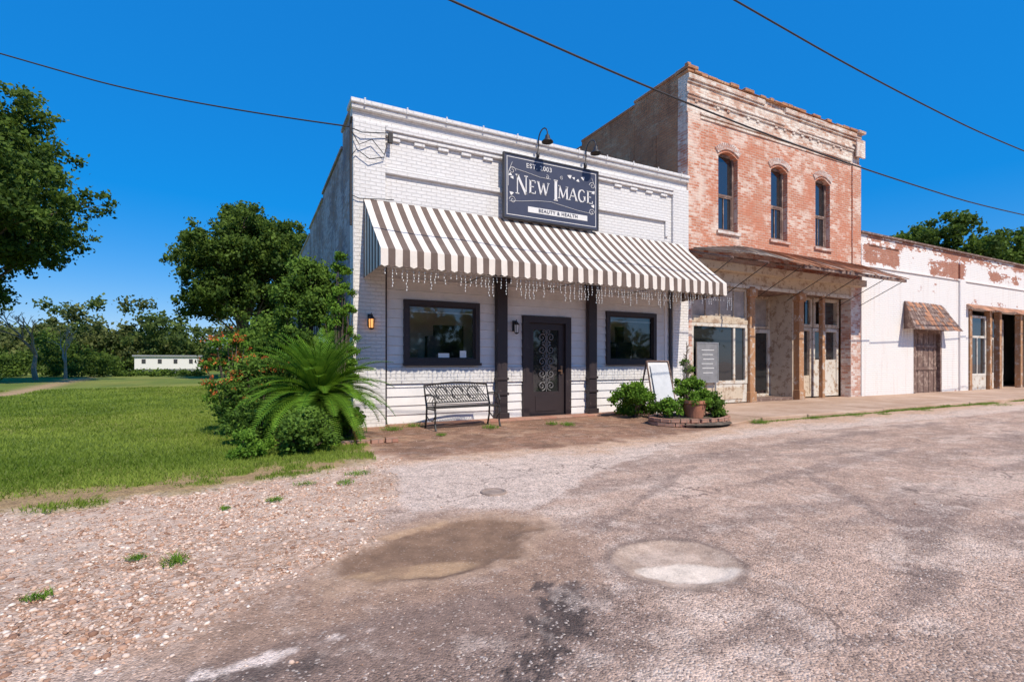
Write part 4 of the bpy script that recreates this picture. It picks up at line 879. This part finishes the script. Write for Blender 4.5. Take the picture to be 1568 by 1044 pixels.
for p,q in (((8.72,9.29,.02),(8.74,9.59,1.34)),((9.42,9.24,.02),(9.40,9.54,1.34)),((8.74,9.59,1.33),(9.40,9.54,1.33)),((8.73,9.33,.2),(9.42,9.28,.2)),((8.74,9.59,1.33),(8.76,9.95,.02)),((9.4,9.54,1.33),(9.42,9.9,.02))): mb.tube([p,q],.022,5,1)
mb.obj('a_frame_sign',[M_signw,M_greywood,simple('a_frame_panel',(.62,.62,.62),.5,.4,.12,6,bmp=0)])
mb=MB(); rg=random.Random(2)
for k in range(4): mb.obox((1.35+k*.23,8.2+rg.uniform(-.03,.03),.03+.01*(k%2)),(1,rg.uniform(-.15,.15),0),(0,1,0),(0,0,1),.1,.05,.04)
mb.obj('brick_edging',M_edge,bevel=.008)
mb=MB(); mb.lathe(2.15,4.55,[(0,.012),(.10,.012),(.105,.02),(.13,.02),(.135,.0)],24); mb.obj('water_meter_cover',simple('meter_cover_iron',(.34,.25,.20),.8,.3,.4,12,bmp=.004))
# ------------------------------------------------------------------ wires
def wire(name,pts,r):
    cu=bpy.data.curves.new(name,'CURVE'); cu.dimensions='3D'; sp=cu.splines.new('NURBS'); sp.points.add(len(pts)-1)
    for p,q in zip(sp.points,pts): p.co=(*q,1)
    sp.use_endpoint_u=True; sp.order_u=3; sp.resolution_u=12; cu.bevel_depth=r; cu.bevel_resolution=2; cu.materials.append(M_wire); o=bpy.data.objects.new(name,cu); scene.collection.objects.link(o)
wire('power_line',[(-14,7,8.9),(-4,7,7.25),(2.6,7,6.62),(7.3,7,6.22),(12.97,7,6.02),(22.6,7,6.03),(45,7,7.4)],.017)
wire('power_line',[(-12,5,8.6),(0,5,6.95),(6.15,5,6.55),(9.87,5,6.32),(16.2,5,6.2),(32,5,6.8)],.013)
wire('power_line',[(1.75,10.3,5.95),(-1.4,12.2,6.55),(-4.57,14,7.62),(-12,18.2,10.2)],.015)
# ------------------------------------------------------------------ sky, sun, camera
w=bpy.data.worlds.new('World'); scene.world=w; w.use_nodes=True; nt=w.node_tree; bg=nt.nodes['Background']
el=50; az_dir=Vector((-.10,1,0)).normalized()
sk=nt.nodes.new('ShaderNodeTexSky'); sk.sky_type='NISHITA'; sk.sun_disc=False; sk.sun_elevation=math.radians(el); sk.air_density=1.0; sk.dust_density=.1; sk.ozone_density=3.5
to=-az_dir; sk.sun_rotation=math.atan2(to.x,to.y)
gmm=nt.nodes.new('ShaderNodeGamma'); gmm.inputs[1].default_value=.68; nt.links.new(sk.outputs[0],gmm.inputs[0])
hs_=nt.nodes.new('ShaderNodeHueSaturation'); hs_.inputs['Saturation'].default_value=1.95; hs_.inputs['Value'].default_value=1.8; nt.links.new(gmm.outputs[0],hs_.inputs['Color'])
sky_c=mix(nt,.50,hs_.outputs[0],(.12,1.60,5.6,1)); nt.links.new(sky_c,bg.inputs[0]); bg.inputs[1].default_value=.145
sd=bpy.data.lights.new('sun','SUN'); sd.energy=4.9; sd.angle=math.radians(.5); sd.color=(1,.915,.78); so=bpy.data.objects.new('sun',sd); scene.collection.objects.link(so)
d=Vector((az_dir.x*math.cos(math.radians(el)),az_dir.y*math.cos(math.radians(el)),-math.sin(math.radians(el)))); so.rotation_euler=d.to_track_quat('-Z','Y').to_euler()
cd=bpy.data.cameras.new('camera'); cam=bpy.data.objects.new('camera',cd); scene.collection.objects.link(cam); cam.location=(0,0,1.3); cam.rotation_euler=(math.radians(90),0,math.radians(-27.4))
cd.sensor_width=36; cd.lens=17.72; cd.shift_y=.021; cd.clip_end=3000; cd.clip_start=.05; scene.camera=cam
scene.view_settings.view_transform='Standard'; scene.view_settings.look='None'; scene.view_settings.exposure=0
